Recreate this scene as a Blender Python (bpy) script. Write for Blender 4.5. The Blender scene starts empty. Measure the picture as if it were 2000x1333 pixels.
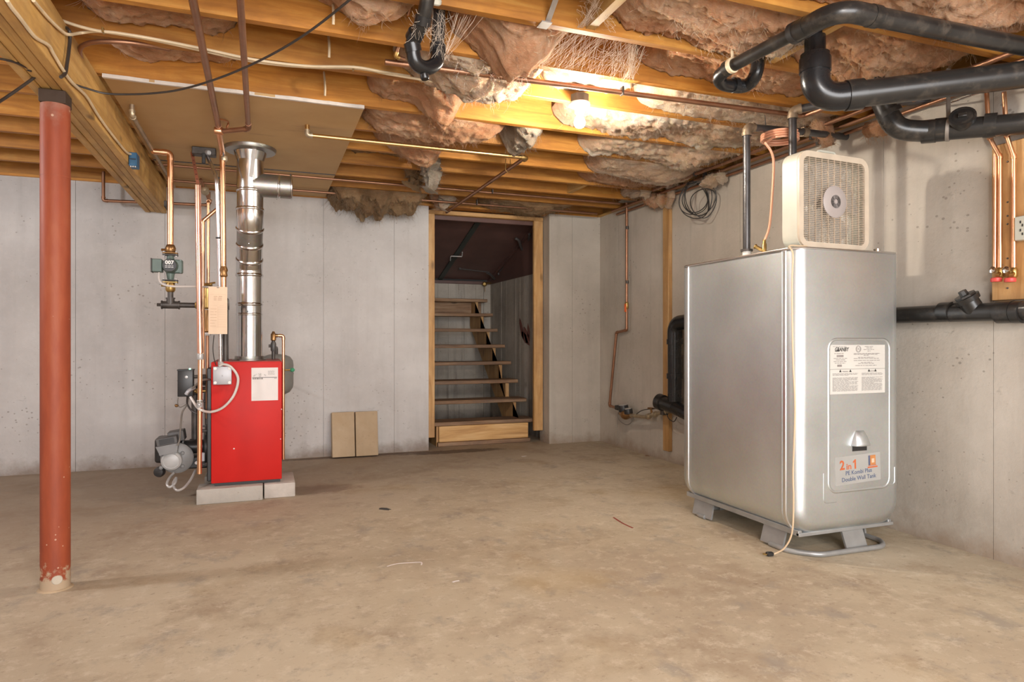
import bpy, bmesh, math, random
from math import radians, sin, cos, pi, tan
from mathutils import Vector, Matrix, noise
random.seed(11)
SC = bpy.context.scene
COL = SC.collection

# ------------------------------------------------------------------ camera
CAM_H = 1.09
FPX = 1293.0                    # focal length in pixels of the 2000 px wide frame
YAW = radians(20.56)
HOR = 663.5                     # horizon row
CT, ST = cos(YAW), sin(YAW)
cd = bpy.data.cameras.new('camera')
cd.sensor_width = 36.0
cd.lens = FPX / 2000 * 36
cd.shift_y = (HOR - 666.5) / 2000
cd.clip_start = 0.05
cam = bpy.data.objects.new('camera', cd)
cam.location = (0, 0, CAM_H)
cam.rotation_euler = (pi / 2, 0, -YAW)
COL.objects.link(cam)
SC.camera = cam

# ------------------------------------------------------------------ world, lamps, exposure
w = bpy.data.worlds.new('world')
w.use_nodes = True
SC.world = w
w.node_tree.nodes['Background'].inputs[0].default_value = (1.0, 0.97, 0.94, 1)
w.node_tree.nodes['Background'].inputs[1].default_value = 0.02
SC.view_settings.view_transform = 'Standard'
SC.view_settings.look = 'None'
SC.view_settings.gamma = 1.0
SC.view_settings.use_curve_mapping = False
SC.view_settings.exposure = 0.0

def area(name, loc, target, sx, sy, power, col):
    l = bpy.data.lights.new(name, 'AREA')
    l.shape = 'RECTANGLE'
    l.size, l.size_y = sx, sy
    l.energy = power
    l.color = col
    o = bpy.data.objects.new(name, l)
    o.location = loc
    o.rotation_euler = (Vector(target) - Vector(loc)).to_track_quat('-Z', 'Y').to_euler()
    COL.objects.link(o)
    return o

def lamp(name, loc, power, col, radius):
    l = bpy.data.lights.new(name, 'POINT')
    l.energy = power; l.color = col; l.shadow_soft_size = radius
    o = bpy.data.objects.new(name, l); o.location = loc
    COL.objects.link(o)
    return o
BULB = 1550.0                                                   # radiance of the bare bulb in view
area('added_fill', (0.7, -2.3, 1.45), (0.9, 4.5, 1.3), 4.4, 2.2, 365, (0.985, 0.985, 1.0))  # added soft fill behind the camera, no such source in the room
lamp('rear_bulb', (0.6, -0.5, 2.25), 95, (1.0, 0.95, 0.89), 0.10)
lamp('left_bulb', (-2.9, 3.6, 2.2), 112, (0.97, 0.97, 1.0), 0.12)

# ------------------------------------------------------------------ pixel -> point on a real plane of the room
def _t(px): return (px - 1000.0) / FPX
def atD(px, py, D):
    t = _t(px); return Vector((D * (ST + t * CT), D * (CT - t * ST), CAM_H + (HOR - py) * D / FPX))
def onY(px, py, Y): return atD(px, py, Y / (CT - _t(px) * ST))
def onX(px, py, X): return atD(px, py, X / (ST + _t(px) * CT))
def onZ(px, py, Z): return atD(px, py, (Z - CAM_H) * FPX / (HOR - py))

# ------------------------------------------------------------------ object helpers
WM = {}
def tag(o, label, cat, group=None, kind=None):
    o['label'] = label; o['category'] = cat
    if group: o['group'] = group
    if kind: o['kind'] = kind
    return o
def thing(name, label, cat, loc=(0, 0, 0), group=None, rotz=0.0, mtx=None):
    o = bpy.data.objects.new(name, None)
    o.empty_display_size = 0.05
    m = mtx if mtx else Matrix.Translation(Vector(loc)) @ Matrix.Rotation(rotz, 4, 'Z')
    o.matrix_local = m
    COL.objects.link(o)
    WM[o.name] = m.copy()
    return tag(o, label, cat, group)
def obj(name, bm, mat, parent=None, local=False, sharp=38, label=None):
    if parent is not None and not local:
        bm.transform(WM[parent.name].inverted())
    bm.normal_update()
    lim = radians(sharp)
    for f in bm.faces: f.smooth = True
    for e in bm.edges:
        if len(e.link_faces) == 2:
            if e.calc_face_angle(0) > lim: e.smooth = False
    me = bpy.data.meshes.new(name)
    bm.to_mesh(me); bm.free()
    if mat is not None: me.materials.append(mat)
    o = bpy.data.objects.new(name, me)
    COL.objects.link(o)
    if parent is not None:
        o.parent = parent
        WM[o.name] = WM[parent.name].copy()
    else:
        WM[o.name] = Matrix.Identity(4)
    if label: o['label'] = label
    return o
def struct(name, bm, mat, parent=None):
    o = obj(name, bm, mat, parent); o['kind'] = 'structure'; return o
def BM(): return bmesh.new()

# ------------------------------------------------------------------ shape helpers (add to a bmesh)
def box(bm, x0, x1, y0, y1, z0, z1, bev=0.0, seg=1):
    v = [bm.verts.new(p) for p in ((x0,y0,z0),(x1,y0,z0),(x1,y1,z0),(x0,y1,z0),(x0,y0,z1),(x1,y0,z1),(x1,y1,z1),(x0,y1,z1))]
    fs = [bm.faces.new([v[i] for i in q]) for q in ((3,2,1,0),(4,5,6,7),(0,1,5,4),(1,2,6,5),(2,3,7,6),(3,0,4,7))]
    if bev > 0:
        es = list({e for f in fs for e in f.edges})
        bmesh.ops.bevel(bm, geom=es, offset=bev, segments=seg, affect='EDGES', profile=0.5)
    return bm
def obox(bm, c, dx, dy, dz, hx, hy, hz, bev=0.0):
    """box with centre c, unit axes dx, dy, dz and half sizes"""
    t = BM(); box(t, -hx, hx, -hy, hy, -hz, hz, bev)
    m = Matrix((( dx[0],dy[0],dz[0],c[0]),(dx[1],dy[1],dz[1],c[1]),(dx[2],dy[2],dz[2],c[2]),(0,0,0,1)))
    t.transform(m); merge(bm, t); return bm
def merge(bm, t):
    me = bpy.data.meshes.new('tmp'); t.to_mesh(me); t.free(); bm.from_mesh(me); bpy.data.meshes.remove(me)
def frame(d):
    d = d.normalized()
    u = Vector((0, 0, 1)) if abs(d.z) < 0.9 else Vector((1, 0, 0))
    a = d.cross(u).normalized(); return a, a.cross(d).normalized()
def sweep(bm, path, r, n=10, caps=True, closed=False):
    path = [Vector(p) for p in path]; N = len(path)
    rings = []; a = b = None
    for i, p in enumerate(path):
        if closed: d = path[(i+1) % N] - path[i-1]
        else: d = path[min(i+1, N-1)] - path[max(i-1, 0)]
        if d.length < 1e-9: d = Vector((0, 0, 1))
        d.normalize()
        if a is None: a, b = frame(d)
        else:
            a = (a - d * a.dot(d)).normalized(); b = d.cross(a) * -1
            b = a.cross(d).normalized()
        rr = r[i] if isinstance(r, (list, tuple)) else r
        rings.append([bm.verts.new(p + (a * cos(2*pi*k/n) + b * sin(2*pi*k/n)) * rr) for k in range(n)])
    M = N if closed else N - 1
    for i in range(M):
        A, B = rings[i], rings[(i+1) % N]
        for k in range(n):
            bm.faces.new((A[k], A[(k+1) % n], B[(k+1) % n], B[k]))
    if caps and not closed:
        bm.faces.new(list(reversed(rings[0]))); bm.faces.new(rings[-1])
    return bm
def cyl(bm, p0, p1, r0, r1=None, n=16, caps=True):
    return sweep(bm, [p0, p1], [r0, r0 if r1 is None else r1], n, caps)
def lathe(bm, prof, origin, axis, n=24):
    """profile of (radius, height) along axis"""
    o = Vector(origin); d = Vector(axis).normalized()
    a, b = frame(d)
    rings = []
    for r, h in prof:
        r = max(r, 1e-4)
        rings.append([bm.verts.new(o + d * h + (a * cos(2*pi*k/n) + b * sin(2*pi*k/n)) * r) for k in range(n)])
    for A, B in zip(rings, rings[1:]):
        for k in range(n): bm.faces.new((A[k], A[(k+1) % n], B[(k+1) % n], B[k]))
    bm.faces.new(list(reversed(rings[0]))); bm.faces.new(rings[-1])
    return bm
def prism(bm, pts, off):
    """closed polygon pts (3d) extruded by the vector off"""
    off = Vector(off)
    A = [bm.verts.new(Vector(p)) for p in pts]; B = [bm.verts.new(Vector(p) + off) for p in pts]
    n = len(pts)
    bm.faces.new(A); bm.faces.new(list(reversed(B)))
    for k in range(n): bm.faces.new((A[k], B[k], B[(k+1) % n], A[(k+1) % n]))
    bmesh.ops.recalc_face_normals(bm, faces=bm.faces[:])
    return bm
def fillet(pts, R, n=6):
    pts = [Vector(p) for p in pts]; out = [pts[0]]
    for i in range(1, len(pts) - 1):
        p, a, b = pts[i], pts[i-1], pts[i+1]
        u = (a - p); v = (b - p); lu, lv = u.length, v.length
        u.normalize(); v.normalize()
        ang = u.angle(v)
        if ang > pi - 0.03: out.append(p); continue
        tl = min(R / tan(ang / 2), lu * 0.48, lv * 0.48)
        s, e = p + u * tl, p + v * tl
        rr = tl * tan(ang / 2)
        c = p + (u + v).normalized() * (rr / sin(ang / 2))
        s0, e0 = s - c, e - c; th = s0.angle(e0)
        for k in range(n + 1):
            f = k / n
            out.append(c + (s0 * sin((1-f)*th) + e0 * sin(f*th)) / sin(th))
    out.append(pts[-1]); return out
def spline(pts, n=8):
    P = [Vector(p) for p in pts]; out = []
    for i in range(len(P) - 1):
        p0, p1, p2, p3 = P[max(i-1,0)], P[i], P[i+1], P[min(i+2, len(P)-1)]
        for k in range(n):
            t = k / n
            out.append(0.5*((2*p1)+(-p0+p2)*t+(2*p0-5*p1+4*p2-p3)*t*t+(-p0+3*p1-3*p2+p3)*t**3))
    out.append(P[-1]); return out
def pipe(parent, pts, r, mat, fit=None, fr=1.28, R=None, n=14, fitname='elbow', ends=(False, False), secname='pipe_section', flabel=None):
    """straight sections and elbows between them, each a part of its own"""
    pts = [Vector(p) for p in pts]; R = R or r * 2.0
    cuts = []
    for i in range(1, len(pts) - 1):
        u = (pts[i-1] - pts[i]); v = (pts[i+1] - pts[i]); ang = u.normalized().angle(v.normalized())
        tl = min(R / tan(ang / 2), u.length * 0.45, v.length * 0.45)
        cuts.append(tl)
    for i in range(len(pts) - 1):
        d = (pts[i+1] - pts[i]).normalized()
        a = pts[i] + d * (cuts[i-1] if i > 0 else 0)
        b = pts[i+1] - d * (cuts[i] if i < len(pts) - 2 else 0)
        if (b - a).length < 1e-3: continue
        bm = BM(); cyl(bm, a, b, r, n=n); obj(secname, bm, mat, parent)
    for i in range(1, len(pts) - 1):
        u = (pts[i-1] - pts[i]).normalized(); v = (pts[i+1] - pts[i]).normalized(); tl = cuts[i-1]
        e = r * 0.9 if fit is not None else 0.0
        a, b = pts[i] + u * (tl + e), pts[i] + v * (tl + e)
        path = fillet([a, pts[i], b], R, 7)
        bm = BM()
        if fit is not None:
            sweep(bm, path, r * (1 + (fr - 1) * 0.55), n)
            for q, dd in ((a, u), (b, v)):
                cyl(bm, q - dd * r * 0.9, q, r * fr, n=n)
        else:
            sweep(bm, path, r * 1.002, n)
        obj(fitname, bm, fit or mat, parent, label=flabel)
def coupling(parent, p, d, r, l, mat, name='coupling', n=16):
    d = Vector(d).normalized(); p = Vector(p)
    bm = BM(); lathe(bm, [(r*0.93, 0), (r, l*0.12), (r, l*0.88), (r*0.93, l)], p - d * l / 2, d, n)
    return obj(name, bm, mat, parent)
def text(name, body, size, loc, mat, parent=None, u=(1, 0, 0), v=(0, 0, 1), align='CENTER', squeeze=1.0, shear=0.0, bold=0.0, depth=0.0006):
    cu = bpy.data.curves.new(name, 'FONT'); cu.body = body; cu.size = size; cu.align_x = align
    cu.align_y = 'CENTER'; cu.extrude = depth / 2; cu.offset = bold; cu.shear = shear; cu.resolution_u = 2
    t = bpy.data.objects.new(name, cu); COL.objects.link(t)
    dg = bpy.context.evaluated_depsgraph_get()
    me = bpy.data.meshes.new_from_object(t.evaluated_get(dg)); bpy.data.objects.remove(t); bpy.data.curves.remove(cu)
    u = Vector(u).normalized(); v = Vector(v).normalized(); nn = u.cross(v)
    m = Matrix(((u.x*squeeze, v.x, nn.x, loc[0]), (u.y*squeeze, v.y, nn.y, loc[1]), (u.z*squeeze, v.z, nn.z, loc[2]), (0, 0, 0, 1)))
    bm = BM(); bm.from_mesh(me); bm.transform(m); bpy.data.meshes.remove(me)
    return obj(name, bm, mat, parent)
def fine_print(bm, o, u, v, width, rows, rowh, fill=1.0, thick=0.55, word=0.02, rag=0.25):
    """rows of word-long dashes, too small to be read"""
    u = Vector(u).normalized(); v = Vector(v).normalized(); nrm = u.cross(v); o = Vector(o)
    for r in range(rows):
        x = 0; W = width * (1 - (random.random() * rag if r % 3 == 2 else random.random() * 0.06)) * fill
        while x < W:
            l = min(word * (0.5 + random.random()), W - x)
            c = o + u * (x + l / 2) - v * (r * rowh) + nrm * 0.0005
            obox(bm, c, u, v, nrm, l / 2, rowh * thick / 2, 0.0002)
            x += l + word * 0.22

# ------------------------------------------------------------------ materials
def _new(name):
    m = bpy.data.materials.new(name); m.use_nodes = True
    nt = m.node_tree; return m, nt, nt.nodes['Principled BSDF']
def N(nt, typ, **kw):
    n = nt.nodes.new(typ)
    for k, v in kw.items():
        if k in n.inputs.keys(): n.inputs[k].default_value = v
        else: setattr(n, k, v)
    return n
def L(nt, a, b): nt.links.new(a, b)
def coords(nt, scale=(1, 1, 1), rnd=True):
    tc = N(nt, 'ShaderNodeTexCoord'); mp = N(nt, 'ShaderNodeMapping'); mp.inputs['Scale'].default_value = scale
    if rnd:
        oi = N(nt, 'ShaderNodeObjectInfo'); mu = N(nt, 'ShaderNodeVectorMath', operation='SCALE')
        cb = N(nt, 'ShaderNodeCombineXYZ'); 
        for k in range(3): L(nt, oi.outputs['Random'], cb.inputs[k])
        L(nt, cb.outputs[0], mu.inputs[0]); mu.inputs['Scale'].default_value = 37.0
        ad = N(nt, 'ShaderNodeVectorMath', operation='ADD')
        L(nt, tc.outputs['Object'], ad.inputs[0]); L(nt, mu.outputs[0], ad.inputs[1])
        L(nt, ad.outputs[0], mp.inputs['Vector'])
    else:
        L(nt, tc.outputs['Object'], mp.inputs['Vector'])
    return mp.outputs[0]
def ramp(nt, fac, stops):
    r = N(nt, 'ShaderNodeValToRGB'); e = r.color_ramp.elements
    while len(e) < len(stops): e.new(0.5)
    for i, (p, c) in enumerate(stops):
        e[i].position = p; e[i].color = (c[0], c[1], c[2], 1) if len(c) == 3 else c
    L(nt, fac, r.inputs[0]); return r.outputs[0]
def fac(nt, f, lo, hi):
    m = N(nt, 'ShaderNodeMapRange'); m.inputs['From Min'].default_value = lo; m.inputs['From Max'].default_value = hi
    L(nt, f, m.inputs['Value']); return m.outputs[0]
def mix(nt, f, a, b, mode='MIX'):
    m = N(nt, 'ShaderNodeMix', data_type='RGBA', blend_type=mode)
    for s, x in ((0, f), (6, a), (7, b)):
        if isinstance(x, (int, float)): m.inputs[s].default_value = x
        elif isinstance(x, tuple): m.inputs[s].default_value = (x[0], x[1], x[2], 1)
        else: L(nt, x, m.inputs[s])
    return m.outputs[2]
def mul(nt, a, b):
    m = N(nt, 'ShaderNodeMath', operation='MULTIPLY')
    for i, x in enumerate((a, b)):
        if isinstance(x, (int, float)): m.inputs[i].default_value = x
        else: L(nt, x, m.inputs[i])
    return m.outputs[0]
def noi(nt, co, scale, detail=4, rough=0.55, dist=0.0):
    n = N(nt, 'ShaderNodeTexNoise'); n.inputs['Scale'].default_value = scale; n.inputs['Detail'].default_value = detail
    n.inputs['Roughness'].default_value = rough; n.inputs['Distortion'].default_value = dist
    L(nt, co, n.inputs['Vector']); return n.outputs[0]
def bump(nt, bs, h, strength=0.3, dist=0.01):
    b = N(nt, 'ShaderNodeBump'); b.inputs['Strength'].default_value = strength; b.inputs['Distance'].default_value = dist
    L(nt, h, b.inputs['Height']); L(nt, b.outputs[0], bs.inputs['Normal'])
def plain(name, col, rough=0.5, metal=0.0, var=0.12, scale=6.0, bmp=0.0, dust=None, spec=None):
    m, nt, bs = _new(name); co = coords(nt)
    n = noi(nt, co, scale, 5)
    a = tuple(c * (1 - var) for c in col); b = tuple(min(1, c * (1 + var)) for c in col)
    c = ramp(nt, n, [(0.3, a), (0.7, b)])
    if dust:
        n2 = noi(nt, co, scale * 2.3, 6, 0.7)
        c = mix(nt, fac(nt, n2, 0.52, 0.78), c, dust)
    L(nt, c, bs.inputs['Base Color'])
    bs.inputs['Metallic'].default_value = metal
    rr = N(nt, 'ShaderNodeMapRange'); rr.inputs['To Min'].default_value = max(0.02, rough - 0.08); rr.inputs['To Max'].default_value = min(1, rough + 0.08)
    L(nt, n, rr.inputs['Value']); L(nt, rr.outputs[0], bs.inputs['Roughness'])
    if spec is not None: bs.inputs['Specular IOR Level'].default_value = spec
    if bmp: bump(nt, bs, noi(nt, co, scale * 8, 4), bmp, 0.004)
    return m
def wood(name, dark, mid, light, axis='X', rough=0.62, dirt=None, knots=True):
    m, nt, bs = _new(name)
    s = {'X': (0.9, 9, 9), 'Y': (9, 0.9, 9), 'Z': (9, 9, 0.9)}[axis]
    co = coords(nt, s)
    n = noi(nt, co, 2.2, 7, 0.62, 0.7)
    c = ramp(nt, n, [(0.28, dark), (0.5, mid), (0.72, light)])
    s2 = {'X': (0.5, 45, 45), 'Y': (45, 0.5, 45), 'Z': (45, 45, 0.5)}[axis]
    n2 = noi(nt, coords(nt, s2), 2.0, 3)
    c = mix(nt, mul(nt, fac(nt, n2, 0.5, 0.8), 0.35), c, dark)
    co3 = coords(nt, {'X': (0.45, 1, 1), 'Y': (1, 0.45, 1), 'Z': (1, 1, 0.45)}[axis])
    if knots:
        v = N(nt, 'ShaderNodeTexVoronoi'); v.inputs['Scale'].default_value = 4.2; L(nt, co3, v.inputs['Vector'])
        k = N(nt, 'ShaderNodeMapRange'); k.inputs['From Min'].default_value = 0.05; k.inputs['From Max'].default_value = 0.11
        k.inputs['To Min'].default_value = 0.85; k.inputs['To Max'].default_value = 0.0
        L(nt, v.outputs['Distance'], k.inputs['Value'])
        c = mix(nt, k.outputs[0], c, tuple(x * 0.30 for x in mid))
    if dirt:
        n4 = noi(nt, coords(nt, (1, 1, 1)), 2.4, 6, 0.65)
        c = mix(nt, mul(nt, fac(nt, n4, 0.45, 0.72), 0.8), c, dirt)
    oi = N(nt, 'ShaderNodeObjectInfo')
    hv = N(nt, 'ShaderNodeHueSaturation'); rr = N(nt, 'ShaderNodeMapRange'); rr.inputs['To Min'].default_value = 0.82; rr.inputs['To Max'].default_value = 1.16
    L(nt, oi.outputs['Random'], rr.inputs['Value']); L(nt, rr.outputs[0], hv.inputs['Value']); L(nt, c, hv.inputs['Color'])
    L(nt, hv.outputs[0], bs.inputs['Base Color'])
    bs.inputs['Roughness'].default_value = rough
    bump(nt, bs, n, 0.25, 0.006)
    return m
def concrete(name, base, dark, light, pit=(0.2, 0.17, 0.14), streak=0.35, damp=None, rough=0.85, pits=0.55, stain=None):
    m, nt, bs = _new(name)
    tc = coords(nt, (1, 1, 1), rnd=False)
    n1 = noi(nt, tc, 1.1, 6, 0.6)
    c = ramp(nt, n1, [(0.3, dark), (0.5, base), (0.7, light)])
    st = noi(nt, coords(nt, (5, 5, 0.35), rnd=False), 2.0, 5, 0.6)
    c = mix(nt, mul(nt, fac(nt, st, 0.52, 0.75), streak), c, tuple(x * 0.72 for x in dark))
    n2 = noi(nt, tc, 22, 5, 0.7)
    c = mix(nt, mul(nt, fac(nt, n2, 0.5, 0.85), 0.35), c, light)
    if stain:
        s1 = noi(nt, tc, 0.75, 5, 0.65, 1.0)
        c = mix(nt, mul(nt, fac(nt, s1, 0.55, 0.7), 0.5), c, stain)
    sc1 = noi(nt, coords(nt, (1, 1, 1.6), rnd=False), 8, 8, 0.78, 0.5)
    c = mix(nt, mul(nt, fac(nt, sc1, 0.60, 0.70), 0.45), c, tuple(x * 0.62 for x in dark))
    sc2 = noi(nt, coords(nt, (1.4, 1.4, 1), rnd=False), 30, 6, 0.8)
    c = mix(nt, mul(nt, fac(nt, sc2, 0.64, 0.72), 0.55), c, tuple(x * 0.50 for x in dark))
    v = N(nt, 'ShaderNodeTexVoronoi'); v.inputs['Scale'].default_value = 21; v.inputs['Randomness'].default_value = 1.0
    L(nt, coords(nt, (1, 1, 1.3), rnd=False), v.inputs['Vector'])
    mask = noi(nt, tc, 2.6, 4, 0.6)
    size = N(nt, 'ShaderNodeMapRange'); size.inputs['From Min'].default_value = 0.45; size.inputs['From Max'].default_value = 0.72
    size.inputs['To Min'].default_value = 0.03; size.inputs['To Max'].default_value = 0.22
    L(nt, mask, size.inputs['Value'])
    lt = N(nt, 'ShaderNodeMath', operation='LESS_THAN'); L(nt, v.outputs['Distance'], lt.inputs[0]); L(nt, size.outputs[0], lt.inputs[1])
    c = mix(nt, mul(nt, lt.outputs[0], pits), c, pit)
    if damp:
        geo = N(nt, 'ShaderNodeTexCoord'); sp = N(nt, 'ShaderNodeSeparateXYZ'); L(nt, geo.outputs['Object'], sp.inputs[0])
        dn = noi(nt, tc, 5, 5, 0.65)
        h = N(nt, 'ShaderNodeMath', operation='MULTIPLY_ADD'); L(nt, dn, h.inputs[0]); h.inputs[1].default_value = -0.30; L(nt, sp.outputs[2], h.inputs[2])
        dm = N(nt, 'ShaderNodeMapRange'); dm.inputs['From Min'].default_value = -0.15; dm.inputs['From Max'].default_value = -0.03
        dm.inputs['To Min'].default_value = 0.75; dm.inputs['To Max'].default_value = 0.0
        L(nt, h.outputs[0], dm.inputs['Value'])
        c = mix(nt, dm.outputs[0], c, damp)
    L(nt, c, bs.inputs['Base Color'])
    bs.inputs['Roughness'].default_value = rough
    hh = N(nt, 'ShaderNodeMath', operation='MULTIPLY_ADD'); L(nt, lt.outputs[0], hh.inputs[0]); hh.inputs[1].default_value = -0.6; L(nt, n2, hh.inputs[2])
    bump(nt, bs, hh.outputs[0], 0.35, 0.008)
    return m
# ------------------------------------------------------------------ material library
M = {}
M['joist'] = wood('joist_wood', (0.27, 0.098, 0.012), (0.46, 0.190, 0.027), (0.58, 0.30, 0.062), 'X', dirt=(0.27, 0.105, 0.018))
M['beam'] = wood('beam_wood', (0.40, 0.21, 0.058), (0.63, 0.37, 0.11), (0.72, 0.48, 0.19), 'Y', dirt=(0.34, 0.19, 0.07))
M['stud'] = wood('stud_wood', (0.38, 0.19, 0.06), (0.55, 0.31, 0.115), (0.66, 0.43, 0.20), 'Z', dirt=(0.34, 0.18, 0.075))
M['plank'] = wood('plank_wood', (0.36, 0.18, 0.06), (0.55, 0.32, 0.12), (0.66, 0.43, 0.20), 'X')
M['tread'] = wood('tread_wood', (0.13, 0.07, 0.035), (0.27, 0.15, 0.075), (0.40, 0.27, 0.16), 'X', dirt=(0.13, 0.085, 0.06))
M['subfloor'] = wood('subfloor_wood', (0.13, 0.05, 0.014), (0.24, 0.10, 0.028), (0.32, 0.16, 0.055), 'X', rough=0.75)
M['white_wall'] = concrete('pale_concrete', (0.50, 0.475, 0.455), (0.42, 0.395, 0.375), (0.60, 0.58, 0.56), damp=(0.19, 0.135, 0.095), streak=0.22)
M['beige_wall'] = concrete('beige_concrete', (0.465, 0.42, 0.36), (0.385, 0.345, 0.29), (0.56, 0.515, 0.45), damp=(0.28, 0.205, 0.14), streak=0.25)
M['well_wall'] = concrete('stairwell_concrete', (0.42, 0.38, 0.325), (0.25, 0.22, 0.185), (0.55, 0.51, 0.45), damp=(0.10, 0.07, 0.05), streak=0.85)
M['block'] = concrete('block_concrete', (0.42, 0.385, 0.34), (0.34, 0.31, 0.27), (0.52, 0.48, 0.43), pits=0.4, streak=0.1)
M['tanblock'] = concrete('stained_block_concrete', (0.43, 0.315, 0.195), (0.33, 0.22, 0.115), (0.52, 0.40, 0.27), pits=0.4, streak=0.1, stain=(0.40, 0.24, 0.09))
M['steel'] = plain('bulkhead_steel', (0.12, 0.062, 0.052), 0.5, 0.0, 0.25, 3)
M['greensteel'] = plain('dark_green_steel', (0.035, 0.045, 0.040), 0.5, 0.0, 0.2, 5)
M['copper'] = plain('copper', (0.80, 0.44, 0.25), 0.32, 1.0, 0.12, 9)
M['oldcopper'] = plain('tarnished_copper', (0.36, 0.19, 0.115), 0.42, 0.85, 0.2, 9)
M['pinkcopper'] = plain('new_copper', (0.90, 0.50, 0.36), 0.30, 1.0, 0.06, 9)
M['brass'] = plain('brass', (0.52, 0.35, 0.13), 0.38, 1.0, 0.2, 14)
M['bronze'] = plain('bronze', (0.34, 0.19, 0.08), 0.42, 0.9, 0.25, 14)
M['solder'] = plain('soldered_fitting', (0.50, 0.42, 0.30), 0.45, 0.8, 0.25, 20)
M['abs'] = plain('black_abs', (0.020, 0.019, 0.018), 0.30, 0.0, 0.3, 5, dust=(0.085, 0.07, 0.055))
M['cleanabs'] = plain('clean_black_abs', (0.014, 0.014, 0.015), 0.26, 0.0, 0.2, 5)
M['iron'] = plain('black_iron', (0.085, 0.075, 0.068), 0.48, 0.5, 0.3, 16)
M['vent'] = plain('vent_pipe', (0.10, 0.098, 0.10), 0.34, 0.6, 0.25, 9)
M['emt'] = plain('conduit', (0.74, 0.74, 0.76), 0.28, 1.0, 0.08, 7)
M['greypipe'] = plain('dull_pipe', (0.33, 0.25, 0.17), 0.5, 0.6, 0.25, 9)
M['nm'] = plain('cream_cable', (0.66, 0.53, 0.35), 0.5, 0.0, 0.15, 9)
M['blackcord'] = plain('black_cord', (0.035, 0.028, 0.024), 0.42, 0.0, 0.2, 9)
M['greycord'] = plain('grey_cord', (0.17, 0.15, 0.13), 0.4, 0.1, 0.2, 9)
M['whitecable'] = plain('white_cable', (0.62, 0.57, 0.53), 0.4, 0.1, 0.08, 9)
M['blue'] = plain('blue_plastic', (0.025, 0.105, 0.21), 0.45, 0.0, 0.2, 12)
M['white'] = plain('white_plastic', (0.74, 0.72, 0.68), 0.4, 0.0, 0.04, 9)
M['cream'] = plain('cream_plastic', (0.56, 0.55, 0.465), 0.42, 0.0, 0.05, 9)
M['grille'] = plain('yellowed_plastic', (0.58, 0.49, 0.38), 0.4, 0.0, 0.1, 9)
M['paper'] = plain('white_paper', (0.70, 0.655, 0.63), 0.7, 0.0, 0.04, 9)
M['label'] = plain('pale_label', (0.60, 0.585, 0.54), 0.55, 0.0, 0.04, 9)
M['card'] = plain('manila_card', (0.70, 0.525, 0.375), 0.75, 0.0, 0.06, 9)
M['ink'] = plain('black_ink', (0.035, 0.032, 0.03), 0.6, 0.0, 0.1, 20)
M['greyink'] = plain('grey_ink', (0.27, 0.245, 0.23), 0.7, 0.0, 0.15, 20)
M['cardink'] = plain('faded_ink', (0.52, 0.35, 0.24), 0.7, 0.0, 0.1, 20)
M['redink'] = plain('red_orange_ink', (0.54, 0.12, 0.035), 0.5, 0.0, 0.12, 20)
M['blueink'] = plain('dark_blue_ink', (0.085, 0.115, 0.20), 0.55, 0.0, 0.15, 20)
M['orangeink'] = plain('orange_ink', (0.50, 0.21, 0.07), 0.5, 0.0, 0.2, 20)
M['red'] = plain('red_enamel', (0.52, 0.014, 0.010), 0.5, 0.0, 0.06, 4, spec=0.25)
M['dullred'] = plain('worn_red_enamel', (0.30, 0.05, 0.035), 0.55, 0.0, 0.15, 8)
M['black'] = plain('black_enamel', (0.020, 0.019, 0.019), 0.4, 0.0, 0.2, 9)
M['darkgrey'] = plain('dark_grey_metal', (0.085, 0.08, 0.077), 0.45, 0.2, 0.2, 9)
M['grey'] = plain('light_grey_metal', (0.47, 0.455, 0.44), 0.4, 0.3, 0.1, 9)
M['boxgrey'] = plain('grey_box_metal', (0.40, 0.40, 0.415), 0.45, 0.3, 0.06, 9)
M['castgrey'] = plain('cast_grey_housing', (0.20, 0.198, 0.195), 0.5, 0.1, 0.12, 9)
M['motor'] = plain('silver_motor_paint', (0.40, 0.395, 0.385), 0.45, 0.1, 0.08, 9)
M['greygreen'] = plain('grey_green_enamel', (0.105, 0.145, 0.125), 0.42, 0.1, 0.12, 9)
M['tankgrey'] = plain('expansion_tank_grey', (0.24, 0.235, 0.215), 0.5, 0.1, 0.12, 6)
M['green'] = plain('green_plastic', (0.06, 0.30, 0.16), 0.4)
M['redplastic'] = plain('red_plastic', (0.62, 0.07, 0.06), 0.4)
M['orange'] = plain('orange_plastic', (0.72, 0.13, 0.025), 0.4)
M['footmetal'] = plain('grey_galvanised_leg', (0.37, 0.375, 0.37), 0.42, 0.5, 0.12, 9)
M['strapmetal'] = plain('strap_steel', (0.34, 0.31, 0.28), 0.5, 0.7, 0.2, 9)
M['pinkstrap'] = plain('copper_strap', (0.55, 0.22, 0.14), 0.5, 0.5, 0.15, 9)
M['porcelain'] = plain('porcelain', (0.80, 0.78, 0.74), 0.25, 0.0, 0.02, 9)
M['web'] = plain('cobweb_silk', (0.72, 0.60, 0.48), 0.9, 0.0, 0.1, 9)
M['plaster'] = plain('broken_gypsum', (0.66, 0.60, 0.54), 0.9, 0.0, 0.08, 20, bmp=0.5)
M['hubgrey'] = plain('dusty_grey_plastic', (0.40, 0.355, 0.335), 0.5)
M['darkgrille'] = plain('dusty_grille', (0.42, 0.335, 0.25), 0.5, 0.0, 0.15, 9)
M['shiny'] = plain('chrome', (0.75, 0.73, 0.70), 0.15, 1.0, 0.05, 9)
M['black_wire'] = plain('black_wire', (0.022, 0.02, 0.018), 0.5)

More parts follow.
